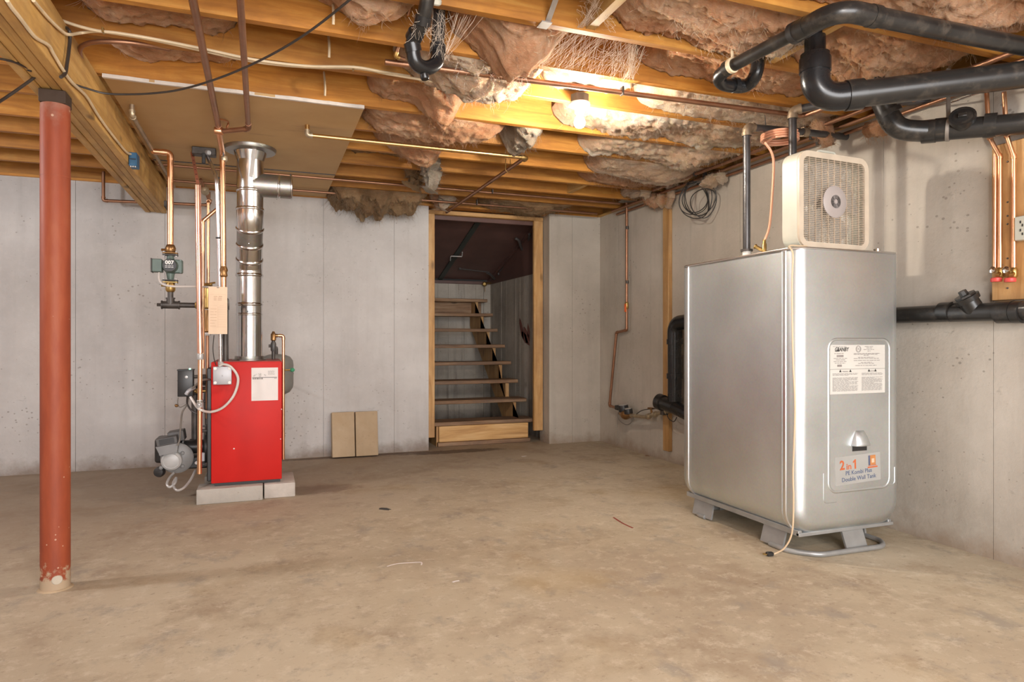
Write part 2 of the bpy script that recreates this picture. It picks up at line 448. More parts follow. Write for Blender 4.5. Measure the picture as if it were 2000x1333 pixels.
def drywall_mat():
    m, nt, bs = _new('drywall_paper'); co = coords(nt)
    n = noi(nt, co, 1.6, 6, 0.6)
    c = ramp(nt, n, [(0.3, (0.45, 0.275, 0.115)), (0.7, (0.55, 0.36, 0.165))])
    s = noi(nt, coords(nt, (0.6, 3.5, 1)), 1.6, 5, 0.65)
    c = mix(nt, mul(nt, fac(nt, s, 0.60, 0.78), 0.65), c, (0.115, 0.075, 0.042))
    L(nt, c, bs.inputs['Base Color']); bs.inputs['Roughness'].default_value = 0.7
    return m
M['drywall'] = drywall_mat()

def floor_mat():
    m, nt, bs = _new('stained_slab'); co = coords(nt, rnd=False)
    n1 = noi(nt, co, 0.6, 7, 0.62, 0.3)
    c = ramp(nt, n1, [(0.28, (0.36, 0.285, 0.20)), (0.48, (0.49, 0.415, 0.298)), (0.68, (0.575, 0.50, 0.37))])
    n2 = noi(nt, co, 2.3, 9, 0.72, 0.15)
    c = mix(nt, mul(nt, fac(nt, n2, 0.49, 0.66), 0.72), c, (0.32, 0.24, 0.16))
    ng = noi(nt, coords(nt, (1.2, 1, 1), rnd=False), 3.7, 8, 0.7, 0.2)
    c = mix(nt, mul(nt, fac(nt, ng, 0.55, 0.66), 0.55), c, (0.28, 0.25, 0.215))
    n3 = noi(nt, co, 11, 8, 0.78)
    c = mix(nt, mul(nt, fac(nt, n3, 0.52, 0.66), 0.6), c, (0.66, 0.59, 0.465))
    n4 = noi(nt, coords(nt, (1, 1.3, 1), rnd=False), 24, 8, 0.82)
    c = mix(nt, mul(nt, fac(nt, n4, 0.56, 0.68), 0.72), c, (0.20, 0.135, 0.09))
    ny = noi(nt, co, 1.15, 3, 0.5)
    c = mix(nt, mul(nt, fac(nt, ny, 0.57, 0.70), 0.40), c, (0.50, 0.375, 0.19))
    # damp plus painted-in shade: darker slab towards the boiler and the back wall
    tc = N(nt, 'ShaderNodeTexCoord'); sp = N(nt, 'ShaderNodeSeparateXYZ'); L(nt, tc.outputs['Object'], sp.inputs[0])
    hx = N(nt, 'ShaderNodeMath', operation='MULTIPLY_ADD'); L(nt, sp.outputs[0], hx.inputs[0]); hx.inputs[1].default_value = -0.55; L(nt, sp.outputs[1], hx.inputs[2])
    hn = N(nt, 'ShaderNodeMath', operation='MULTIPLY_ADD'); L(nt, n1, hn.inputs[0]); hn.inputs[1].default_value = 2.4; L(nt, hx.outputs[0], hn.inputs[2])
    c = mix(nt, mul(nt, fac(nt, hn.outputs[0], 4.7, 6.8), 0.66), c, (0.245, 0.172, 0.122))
    # wet stain in front of the stair opening and along the foot of the block wall
    for (px_, py_, rx, ry, col) in ((1.75, 6.22, .52, .10, (0.07, 0.04, 0.025)), (0.30, 5.0, .34, .16, (0.22, 0.15, 0.105)), (0.85, 6.30, .9, .06, (0.12, 0.075, 0.05))):
        vm = N(nt, 'ShaderNodeVectorMath', operation='SUBTRACT'); L(nt, tc.outputs['Object'], vm.inputs[0]); vm.inputs[1].default_value = (px_, py_, 0)
        vs = N(nt, 'ShaderNodeVectorMath', operation='MULTIPLY'); L(nt, vm.outputs[0], vs.inputs[0]); vs.inputs[1].default_value = (1 / rx, 1 / ry, 0)
        vl = N(nt, 'ShaderNodeVectorMath', operation='LENGTH'); L(nt, vs.outputs[0], vl.inputs[0])
        ad = N(nt, 'ShaderNodeMath', operation='MULTIPLY_ADD'); L(nt, n3, ad.inputs[0]); ad.inputs[1].default_value = 1.6; L(nt, vl.outputs['Value'], ad.inputs[2])
        c = mix(nt, mul(nt, fac(nt, ad.outputs[0], 1.9, 1.55), 0.75), c, col)
    L(nt, c, bs.inputs['Base Color'])
    r = N(nt, 'ShaderNodeMapRange'); r.inputs['To Min'].default_value = 0.62; r.inputs['To Max'].default_value = 0.9
    L(nt, n2, r.inputs['Value']); L(nt, r.outputs[0], bs.inputs['Roughness'])
    bump(nt, bs, n4, 0.10, 0.004)
    return m
M['floor'] = floor_mat()

def insulation(name, a, b, c3, dusty):
    m, nt, bs = _new(name); co = coords(nt)
    n = noi(nt, co, 3.5, 6, 0.62, 0.8)
    c = ramp(nt, n, [(0.27, a), (0.5, b), (0.72, c3)])
    n2 = noi(nt, coords(nt, (1, 2.2, 2.2)), 7, 7, 0.72, 1.2)
    c = mix(nt, mul(nt, fac(nt, n2, 0.52, 0.74), 0.6), c, dusty)
    L(nt, c, bs.inputs['Base Color']); bs.inputs['Roughness'].default_value = 1.0
    bs.inputs['Specular IOR Level'].default_value = 0.05
    n3 = noi(nt, coords(nt, (1, 3, 3)), 24, 6, 0.75, 1.5)
    hh = N(nt, 'ShaderNodeMath', operation='ADD'); L(nt, n2, hh.inputs[0]); L(nt, n3, hh.inputs[1])
    n5 = noi(nt, coords(nt, (1.5, 6, 6)), 20, 8, 0.8, 1.0)
    c = mix(nt, mul(nt, fac(nt, n5, 0.55, 0.68), 0.55), c, tuple(min(1, x * 1.25) for x in c3))
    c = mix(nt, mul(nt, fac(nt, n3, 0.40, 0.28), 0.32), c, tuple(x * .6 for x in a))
    L(nt, c, bs.inputs['Base Color'])
    bs.inputs['Subsurface Weight'].default_value = 0.45; bs.inputs['Subsurface Radius'].default_value = (1.0, .6, .4); bs.inputs['Subsurface Scale'].default_value = 0.03
    bump(nt, bs, hh.outputs[0], 1.0, 0.035)
    return m
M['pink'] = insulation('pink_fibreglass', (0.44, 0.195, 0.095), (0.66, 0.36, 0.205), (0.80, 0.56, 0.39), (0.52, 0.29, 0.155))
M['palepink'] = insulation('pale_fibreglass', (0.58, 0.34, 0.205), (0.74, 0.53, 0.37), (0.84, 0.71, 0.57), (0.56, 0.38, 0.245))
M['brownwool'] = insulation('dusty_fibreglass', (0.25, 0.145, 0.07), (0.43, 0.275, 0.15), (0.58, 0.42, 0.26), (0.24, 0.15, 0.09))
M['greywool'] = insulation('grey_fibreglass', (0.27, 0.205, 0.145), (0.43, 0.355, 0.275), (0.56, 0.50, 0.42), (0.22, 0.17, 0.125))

def brushed(name, col, rough, spang=10.0, var=0.12, bmp=0.04):
    m, nt, bs = _new(name); co = coords(nt)
    v = N(nt, 'ShaderNodeTexVoronoi'); v.inputs['Scale'].default_value = spang * 9; L(nt, co, v.inputs['Vector'])
    n = noi(nt, co, 1.7, 4)
    a = tuple(x * (1 - var) for x in col); b = tuple(min(1, x * (1 + var)) for x in col)
    c = ramp(nt, n, [(0.3, a), (0.7, b)])
    c = mix(nt, 0.10, c, v.outputs['Color'], 'SOFT_LIGHT')
    L(nt, c, bs.inputs['Base Color']); bs.inputs['Metallic'].default_value = 1.0
    r = N(nt, 'ShaderNodeMapRange'); r.inputs['To Min'].default_value = rough - 0.05; r.inputs['To Max'].default_value = rough + 0.07
    L(nt, n, r.inputs['Value']); L(nt, r.outputs[0], bs.inputs['Roughness'])
    bump(nt, bs, v.outputs['Distance'], bmp, 0.002)
    return m
M['galv'] = brushed('galvanised_tank_sheet', (0.66, 0.70, 0.71), 0.45, 12)
M['galvtrim'] = brushed('bright_seam_metal', (0.80, 0.80, 0.80), 0.28, 12)
M['flue'] = brushed('flue_sheet', (0.66, 0.655, 0.65), 0.20, 8, 0.10, 0.02)
M['darkflue'] = brushed('dark_flue_sheet', (0.36, 0.345, 0.32), 0.42, 8, 0.10, 0.02)

def column_mat():
    m, nt, bs = _new('red_primer'); co = coords(nt, (1, 1, 0.25))
    n = noi(nt, co, 7, 6, 0.65)
    c = ramp(nt, n, [(0.3, (0.19, 0.036, 0.017)), (0.55, (0.285, 0.060, 0.024)), (0.75, (0.36, 0.10, 0.042))])
    tc = N(nt, 'ShaderNodeTexCoord'); sp = N(nt, 'ShaderNodeSeparateXYZ'); L(nt, tc.outputs['Object'], sp.inputs[0])
    n2 = noi(nt, coords(nt), 16, 5, 0.7)
    h = N(nt, 'ShaderNodeMath', operation='MULTIPLY_ADD'); L(nt, n2, h.inputs[0]); h.inputs[1].default_value = -0.30; L(nt, sp.outputs[2], h.inputs[2])
    lo = N(nt, 'ShaderNodeMapRange'); lo.inputs['From Min'].default_value = -0.09; lo.inputs['From Max'].default_value = -0.06; lo.inputs['To Min'].default_value = 1; lo.inputs['To Max'].default_value = 0
    L(nt, h.outputs[0], lo.inputs['Value'])
    c = mix(nt, lo.outputs[0], c, (0.40, 0.30, 0.20))
    hi = N(nt, 'ShaderNodeMapRange'); hi.inputs['From Min'].default_value = 1.88; hi.inputs['From Max'].default_value = 2.02; hi.inputs['To Max'].default_value = 0.65
    L(nt, h.outputs[0], hi.inputs['Value'])
    c = mix(nt, hi.outputs[0], c, (0.30, 0.17, 0.12))
    v = N(nt, 'ShaderNodeTexVoronoi'); v.inputs['Scale'].default_value = 26; L(nt, coords(nt), v.inputs['Vector'])
    msk = noi(nt, coords(nt), 3.5, 3)
    sz = N(nt, 'ShaderNodeMapRange'); sz.inputs['From Min'].default_value = 0.5; sz.inputs['From Max'].default_value = 0.75; sz.inputs['To Max'].default_value = 0.16
    L(nt, msk, sz.inputs['Value'])
    lt = N(nt, 'ShaderNodeMath', operation='LESS_THAN'); L(nt, v.outputs['Distance'], lt.inputs[0]); L(nt, sz.outputs[0], lt.inputs[1])
    c = mix(nt, mul(nt, lt.outputs[0], 0.6), c, (0.60, 0.42, 0.30))
    L(nt, c, bs.inputs['Base Color']); bs.inputs['Roughness'].default_value = 0.55; bs.inputs['Specular IOR Level'].default_value = 0.3
    bump(nt, bs, n2, 0.12, 0.004)
    return m
M['column'] = column_mat()

def emissive(name, col, strength):
    m, nt, bs = _new(name)
    bs.inputs['Base Color'].default_value = (col[0], col[1], col[2], 1)
    bs.inputs['Emission Color'].default_value = (col[0], col[1], col[2], 1)
    bs.inputs['Emission Strength'].default_value = strength
    return m

# ------------------------------------------------------------------ the room
XL, XR, YF, YB = -4.5, 3.38, -3.2, 6.37
ZW, ZJ, ZS = 2.40, 2.42, 2.67          # wall top, joist bottom, subfloor
DX0, DX1 = 1.515, 2.785                # doorway in the back wall
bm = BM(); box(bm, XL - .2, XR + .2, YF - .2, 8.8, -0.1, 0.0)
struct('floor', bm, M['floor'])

def wall(name, axis, spans, w0, w1, mat, depth_sign, seam0, step, z1=ZW):
    """backing slab plus separately cast form panels, narrow recessed joints between them"""
    bm = BM()
    for a, b in spans:
        if axis == 'X': box(bm, a, b, w0 + 0.012, w1, 0, z1)
        else: box(bm, w0 + 0.012, w1, a, b, 0, z1)
    o = struct(name, bm, mat)
    for a, b in spans:
        cuts = [a]; k = math.ceil((a - seam0) / step)
        while seam0 + k * step < b:
            q = seam0 + k * step
            if q - cuts[-1] > 0.05: cuts.append(q)
            k += 1
        if b - cuts[-1] < 0.05: cuts.pop()
        cuts.append(b)
        for i in range(len(cuts) - 1):
            p = random.uniform(0, 0.002); bm = BM()
            g0 = 0.0012 if i > 0 else 0; g1 = 0.0012 if i < len(cuts) - 2 else 0
            if axis == 'X': box(bm, cuts[i] + g0, cuts[i+1] - g1, w0 - p, w0 + 0.012, 0, z1)
            else: box(bm, w0 - p, w0 + 0.012, cuts[i] + g0, cuts[i+1] - g1, 0, z1)
            obj('panel', bm, mat, o)
    return o
wall('wall_back_left', 'X', [(XL, DX0)], YB, YB + 0.2, M['white_wall'], 1, 1.177, 0.657)
wall('wall_back_right', 'X', [(DX1, XR + .2)], YB - 0.05, YB + 0.2, M['beige_wall'], 1, 3.05, 0.62)
wall('wall_right', 'Y', [(YF, YB - 0.05)], XR, XR + 0.2, M['beige_wall'], 1, 2.23, 0.62)
bm = BM(); box(bm, XL - .2, XL, YF, YB + .2, 0, ZW); struct('wall_left', bm, M['white_wall'])
bm = BM(); box(bm, XL, XR + .2, YF - .2, YF, 0, ZW); struct('wall_front', bm, M['white_wall'])

# sill plates on the wall tops
bm = BM(); box(bm, -0.76, XR + .2, YB - 0.02, YB + .14, ZW, ZJ); box(bm, XL, -0.96, YB - 0.02, YB + .14, ZW, ZJ); struct('trim_1', bm, M['joist'])
bm = BM(); box(bm, XR - 0.02, XR + .14, YF, YB - 0.02, ZW, ZJ); struct('trim_2', bm, M['beam'])
bm = BM(); box(bm, XL - .1, XL + .04, YF, YB - 0.02, ZW, ZJ); struct('trim_3', bm, M['beam'])

# ceiling: subfloor deck with its joists, blocking and rim
bm = BM(); box(bm, XL - .2, XR + .2, YF - .2, YB + .2, ZS, ZS + 0.03)
ceiling = struct('ceiling', bm, M['subfloor'])
JY = [-2.6, -2.17, -1.74, -1.31, -0.88, -0.45, -0.02, 0.41, 0.84, 1.2, 1.66, 2.12, 2.58, 2.98, 3.37, 3.84, 4.28, 4.72, 5.12, 5.52, 5.94]
for y in JY:
    bm = BM(); dz = random.uniform(0, 0.004)
    box(bm, XL - .1, XR + .10, y - .02, y + .02, ZJ + dz, ZS, 0.002)
    obj('joist', bm, M['joist'], ceiling)
bm = BM(); box(bm, XL - .1, XR + .1, YB + .04, YB + .08, ZJ, ZS); obj('rim_joist', bm, M['joist'], ceiling)
bm = BM(); box(bm, XR + .08, XR + .12, YF, YB + .04, ZJ, ZS); obj('rim_joist', bm, M['beam'], ceiling)
for (x, y) in ((1.32, 2.32), (2.30, 2.275), (2.62, 5.32)):
    i = max(k for k in range(len(JY)) if JY[k] < y)
    bm = BM(); box(bm, x - .02, x + .02, JY[i] + .02, JY[i+1] - .02, ZJ + .01, ZS); obj('joist_blocking', bm, M['beam'], ceiling)

# ------------------------------------------------------------------ built-up beam and its column
beam = thing('support_beam', 'built-up timber beam crossing the left ceiling and resting on the red column', 'beam', (-0.86, 2.0, 2.17))
for k in range(4):
    x0 = -0.94 + k * 0.041; dz = [0.0, 0.006, 0.003, 0.0][k]
    bm = BM(); box(bm, x0, x0 + 0.0385, -3.0, 6.35, 2.17 + dz, ZJ - .002, 0.003); obj('beam_ply', bm, M['beam'], beam)
bm = BM(); box(bm, -0.905, -0.805, 3.37, 3.47, 2.115, 2.17, 0.002); plate = obj('shade_plate', bm, plain('painted_shade', (0.05, 0.028, 0.016), 0.8), beam)  # near-black plate paints in the shade between column top and beam
colt = thing('support_column', 'red painted round steel column with a scuffed rusty foot', 'column', (-0.855, 3.42, 0))
cb = (-0.855, 3.42)
bm = BM(); lathe(bm, [(0.0565, 0.0), (0.0565, 2.08), (0.0555, 2.115)], (cb[0], cb[1], 0), (0, 0, 1), 40); obj('shaft', bm, M['column'], colt, local=False)
bm = BM(); c = Vector((cb[0], cb[1], 0)); lathe(bm, [(0.0572, 0), (0.0572, 0.004)], c + Vector((0, 0, 1.80)), (0, 0, 1), 40); obj('weld_ring', bm, M['column'], colt)
bm = BM(); d = Vector((0.35, -0.93, 0)).normalized(); lathe(bm, [(0.021, 0), (0.018, 0.004), (0.005, 0.0055)], c + d * 0.0545 + Vector((0, 0, 0.05)), d, 16); obj('plaster_patch', bm, plain('dull_plaster', (0.50, 0.44, 0.35), 0.9), colt, label='white plaster patch')
# the concrete slab is patched in a ring where the column goes in
bm = BM(); lathe(bm, [(0.068, 0), (0.064, 0.003), (0.058, 0.006)], c, (0, 0, 1), 30); obj('mortar_ring', bm, M['tanblock'], colt)
# ------------------------------------------------------------------ doorway, stairwell and bulkhead
PY = 6.46
dr = thing('doorway_frame', 'rough pine frame of two posts and a head board around the stair opening', 'door frame', (2.15, PY, 0))
def postbox(a, b, y0, y1, z0, z1, name, mat=None):
    bm = BM(); box(bm, a, b, y0, y1, z0, z1, 0.004); obj(name, bm, mat or M['stud'], dr)
postbox(1.522, 1.60, PY, PY + .04, 0.11, 2.36, 'post')
postbox(2.672, 2.775, PY, PY + .04, 0.125, 2.345, 'post')
postbox(1.522, 2.775, PY - .005, PY + .09, 2.345, 2.385, 'head_board', M['plank'])
postbox(1.56, 2.73, PY + .05, PY + .09, 2.30, 2.345, 'inner_head', M['steel'])
WELL = (1.40, 2.86, 6.57, 8.45)
ZB = 1.86
def slope(y): return ZB + 0.004 + 0.29 * (WELL[3] - y)
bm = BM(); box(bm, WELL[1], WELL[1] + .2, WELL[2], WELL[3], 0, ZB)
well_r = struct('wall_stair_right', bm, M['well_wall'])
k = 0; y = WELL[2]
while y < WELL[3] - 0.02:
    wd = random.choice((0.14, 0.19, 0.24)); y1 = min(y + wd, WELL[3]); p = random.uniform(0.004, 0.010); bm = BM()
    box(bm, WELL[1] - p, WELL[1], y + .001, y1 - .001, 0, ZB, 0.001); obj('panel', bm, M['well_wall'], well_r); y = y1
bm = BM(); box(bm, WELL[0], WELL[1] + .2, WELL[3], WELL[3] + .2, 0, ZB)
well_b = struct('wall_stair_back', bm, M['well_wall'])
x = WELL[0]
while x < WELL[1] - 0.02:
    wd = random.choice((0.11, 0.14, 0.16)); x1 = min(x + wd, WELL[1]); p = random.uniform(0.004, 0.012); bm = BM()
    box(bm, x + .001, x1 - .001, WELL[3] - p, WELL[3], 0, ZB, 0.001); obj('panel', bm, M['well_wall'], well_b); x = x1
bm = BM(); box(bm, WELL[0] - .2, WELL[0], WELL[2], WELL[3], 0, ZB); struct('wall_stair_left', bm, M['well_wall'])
# red spray paint on the well wall
bm = BM()
for (a, b, cc, dd, wdt) in ((1014, 622, 1022, 660, .045), (1022, 640, 1033, 672, .06), (1030, 632, 1034, 664, .04), (1018, 650, 1030, 668, .05)):
    p, q = onX(a, b, WELL[1] - .0115), onX(cc, dd, WELL[1] - .0115)
    dv = (q - p).normalized(); sv = Vector((0, -dv.z, dv.y))
    ring = [p - sv * wdt * .3, p + dv * .05 + sv * wdt * .6, q - dv * .06 + sv * wdt, q + dv * .03, q - dv * .08 - sv * wdt, p + dv * .06 - sv * wdt * .8]
    prism(bm, ring, (0.001, 0, 0))
obj('paint_smear', bm, plain('dried_red_paint', (0.17, 0.07, 0.055), 0.8, 0, 0.4, 30), well_r, label='dark red paint smear')
# steel bulkhead: two sloping leaves, a green meeting strip, side cheeks
bh = thing('bulkhead_door', 'brown steel bulkhead with two sloping leaves above the stairwell', 'bulkhead door', (2.16, 7.5, ZB))
SX = 2.16
def leaf(x0, x1, t0, t1, name, mat, y0=6.58, y1=8.44):
    pts = [(x0, y0, slope(y0) + t0), (x0, y1, slope(y1) + t0), (x0, y1, slope(y1) + t1), (x0, y0, slope(y0) + t1)]
    bm = BM(); prism(bm, pts, (x1 - x0, 0, 0)); return obj(name, bm, mat, bh)
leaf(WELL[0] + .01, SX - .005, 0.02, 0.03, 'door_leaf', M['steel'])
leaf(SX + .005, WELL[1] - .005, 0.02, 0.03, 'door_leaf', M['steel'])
leaf(SX - .03, SX + .03, 0.003, 0.02, 'meeting_strip', M['greensteel'])
leaf(WELL[1] - .05, WELL[1] - .02, -0.005, 0.02, 'edge_channel', M['steel'])
leaf(WELL[0] + .01, WELL[1] - .005, -0.02, 0.02, 'top_channel', M['steel'], 6.58, 6.63)
for xs_, off in ((WELL[1] - .014, 0.012), (WELL[0] + .014, -0.012)):
    bm = BM(); prism(bm, [(xs_, 6.58, ZB - .03), (xs_, WELL[3] - .013, ZB - .03), (xs_, WELL[3] - .013, ZB + .005), (xs_, 6.58, slope(6.58) + .02)], (off * .2, 0, 0))
    obj('side_cheek', bm, M['steel'], bh)
bm = BM(); box(bm, WELL[0] + .012, WELL[1] - .016, WELL[3] - .03, WELL[3] - .013, ZB - .035, ZB + .006, 0.003); obj('bottom_channel', bm, M['steel'], bh)
def onslope(px, py):
    D0, D1 = 5.0, 10.0
    for _ in range(40):
        D = (D0 + D1) / 2; p = atD(px, py, D)
        if p.z > slope(p.y): D1 = D
        else: D0 = D
    return p
h0, h1, h2, h3 = onslope(879, 502), onslope(880, 496), onslope(902, 497), onslope(903, 492)
dn = Vector((0, -0.27, -0.96)) * 0.03
bm = BM(); sweep(bm, fillet([h0 + dn * 1.6, h1 + dn, h2 + dn, h3 + dn * .2], .012, 4), .007, 8); obj('slide_bolt', bm, M['grey'], bh, label='pale grey latch rod')
p0, p1 = onslope(898, 523), onslope(955, 527)
bm = BM(); sweep(bm, [p0 + dn * .5, p1 + dn * 1.2], .007, 8); cyl(bm, p0 + dn * .2, p0 + dn * .9, .014, n=10); obj('hold_rod', bm, M['darkgrey'], bh)
pa = [onslope(1006, 464) + dn * .4, onslope(1013, 466) + dn * 1.0, onslope(1018, 477) + dn * 2, onslope(1027, 479) + dn * 2.6, onslope(1032, 470) + dn * 2, onslope(1034, 455) + dn * .5]
bm = BM(); sweep(bm, spline(pa, 5), .015, 9); obj('spring_arm', bm, M['darkgrey'], bh)
pb = [onslope(951, 528), onslope(958, 532), onslope(966, 540), onslope(973, 538), onslope(974, 530)]
bm = BM(); sweep(bm, spline([q + dn * 1.2 for q in pb], 5), .016, 9); obj('hinge_arm', bm, M['darkgrey'], bh)
pc, pd_ = onslope(975, 528) + dn * .6, onslope(1012, 494) + dn * .6
bm = BM(); sweep(bm, [pc, pd_], .008, 8); obj('torsion_rod', bm, M['darkgrey'], bh)
# small brass valve where the corner of the well meets the bulkhead
hb = thing('hose_valve', 'small brass hose valve in the top corner of the stairwell', 'valve', (2.80, 8.38, 1.84))
q = Vector((2.76, 8.38, 1.825))
bm = BM(); lathe(bm, [(.018, 0), (.03, .01), (.03, .05), (.018, .06)], q, (-0.5, -1, 0), 12); obj('valve_body', bm, M['brass'], hb)
bm = BM(); cyl(bm, q + Vector((.10, .03, .02)), q + Vector((0, 0, .02)), .012, n=10); obj('valve_stem', bm, M['brass'], hb)
bm = BM(); cyl(bm, q, q + Vector((0, 0, -.10)), .006, n=8); obj('drip_tube', bm, M['greypipe'], hb)

# ------------------------------------------------------------------ stairs
st = thing('stairs', 'open riser wooden stairs with eight worn treads climbing to the bulkhead', 'stairs', (2.15, 6.6, 0))
RISE, RUN, Y0 = 0.195, 0.23, 6.55
TX0, TX1 = 1.47, 2.715
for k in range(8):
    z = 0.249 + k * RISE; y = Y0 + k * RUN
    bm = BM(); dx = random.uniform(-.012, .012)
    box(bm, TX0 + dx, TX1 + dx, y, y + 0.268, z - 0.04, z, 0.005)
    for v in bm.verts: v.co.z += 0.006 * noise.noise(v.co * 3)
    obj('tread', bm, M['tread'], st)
for (xs) in (1.645, 2.562):
    pts = [(xs, Y0 + .03, 0.0)]
    for k in range(8):
        z = 0.249 + k * RISE - 0.04; y = Y0 + .03 + k * RUN
        pts += [(xs, y, z), (xs, y + RUN, z)]
    ye, ze = pts[-1][1], pts[-1][2]
    pts += [(xs, ye, ze - 0.30), (xs, Y0 + .36, 0.0)]
    bm = BM(); A = [bm.verts.new(p) for p in pts]; B = [bm.verts.new((p[0] + .04, p[1], p[2])) for p in pts]; n = len(pts)
    f1 = bm.faces.new(A); f2 = bm.faces.new(list(reversed(B)))
    for i in range(n): bm.faces.new((A[i], B[i], B[(i+1) % n], A[(i+1) % n]))
    bmesh.ops.triangulate(bm, faces=[f1, f2]); bmesh.ops.recalc_face_normals(bm, faces=bm.faces[:])
    obj('stringer', bm, M['stud'], st)
bm = BM(); box(bm, 1.665, 2.64, Y0 - .005, Y0 + .03, 0.045, 0.205, 0.004); obj('kick_board', bm, M['plank'], st, label='clean pine board under the lowest tread')
bm = BM(); box(bm, 1.65, 2.66, Y0 - .02, Y0 + .05, 0.0, 0.043, 0.006); obj('sill_board', bm, M['tread'], st)
bm = BM(); box(bm, 1.47, 2.70, Y0 + 7*RUN + .20, Y0 + 7*RUN + .23, 1.42, 1.575, 0.004); obj('top_riser', bm, M['tread'], st)

# ------------------------------------------------------------------ drywall sheet over the boiler
dw = thing('drywall_sheet', 'tan backed drywall sheet fixed under the joists above the boiler', 'drywall sheet', (-0.1, 5.0, 2.405))
bm = BM(); box(bm, -0.755, 0.535, 3.815, 6.33, 2.406, ZJ - .001); obj('board', bm, M['drywall'], dw)
bm = BM(); v0 = []
nx = 60
for i in range(nx + 1):
    x = -0.755 + 1.29 * i / nx; j = 0.008 * noise.noise((x * 9, 1.3, 0)) + 0.004 * noise.noise((x * 40, 2, 0))
    v0.append((bm.verts.new((x, 3.812 + j, 2.401)), bm.verts.new((x, 3.812 + j, 2.4195)), bm.verts.new((x, 3.83, 2.4015)), bm.verts.new((x, 3.83, 2.4195))))
for a, b in zip(v0, v0[1:]):
    bm.faces.new((a[0], b[0], b[1], a[1])); bm.faces.new((a[0], a[2], b[2], b[0])); bm.faces.new((a[1], b[1], b[3], a[3]))
obj('broken_edge', bm, M['plaster'], dw, label='ragged white gypsum edge')
bm = BM(); box(bm, -0.755, 0.535, 5.44, 5.455, 2.402, 2.407); obj('gap_strip', bm, M['black'], dw)

# ------------------------------------------------------------------ insulation in the joist bays
BAY = {}
for i in range(len(JY) - 1): BAY[round((JY[i] + JY[i+1]) / 2, 2)] = (JY[i] + .02, JY[i+1] - .02)
BAY[6.16] = (5.96, 6.40)
def bay(y):
    for a, b in BAY.values():
        if a - .021 <= y <= b + .021: return a, b
NB = [0]
def ridge(p):
    return 1 - 2 * abs(noise.noise(p))
def fluff(o, pts, nfib, r=0.0007, ln=(0.015, 0.05), mat=None):
    """loose glass fibres along torn edges"""
    t = BM(); rr = random.Random(len(pts))
    for _ in range(nfib):
        p, nv = rr.choice(pts); l = rr.uniform(*ln)
        d = (nv * .55 + Vector((rr.uniform(-1, 1), rr.uniform(-1, 1), rr.uniform(-.9, .25)))).normalized()
        b = Vector((rr.uniform(-1, 1), rr.uniform(-1, 1), rr.uniform(-1, .3))) * l * .35
        sweep(t, [p - d * .008, p + d * l * .4, p + d * l * .8 + b * .6, p + d * l + b * 1.4], [r, r, r * .8, r * .3], 3, caps=False)
    f = obj('loose_fibre', t, mat, o); f['kind'] = 'stuff'
FIB = {}
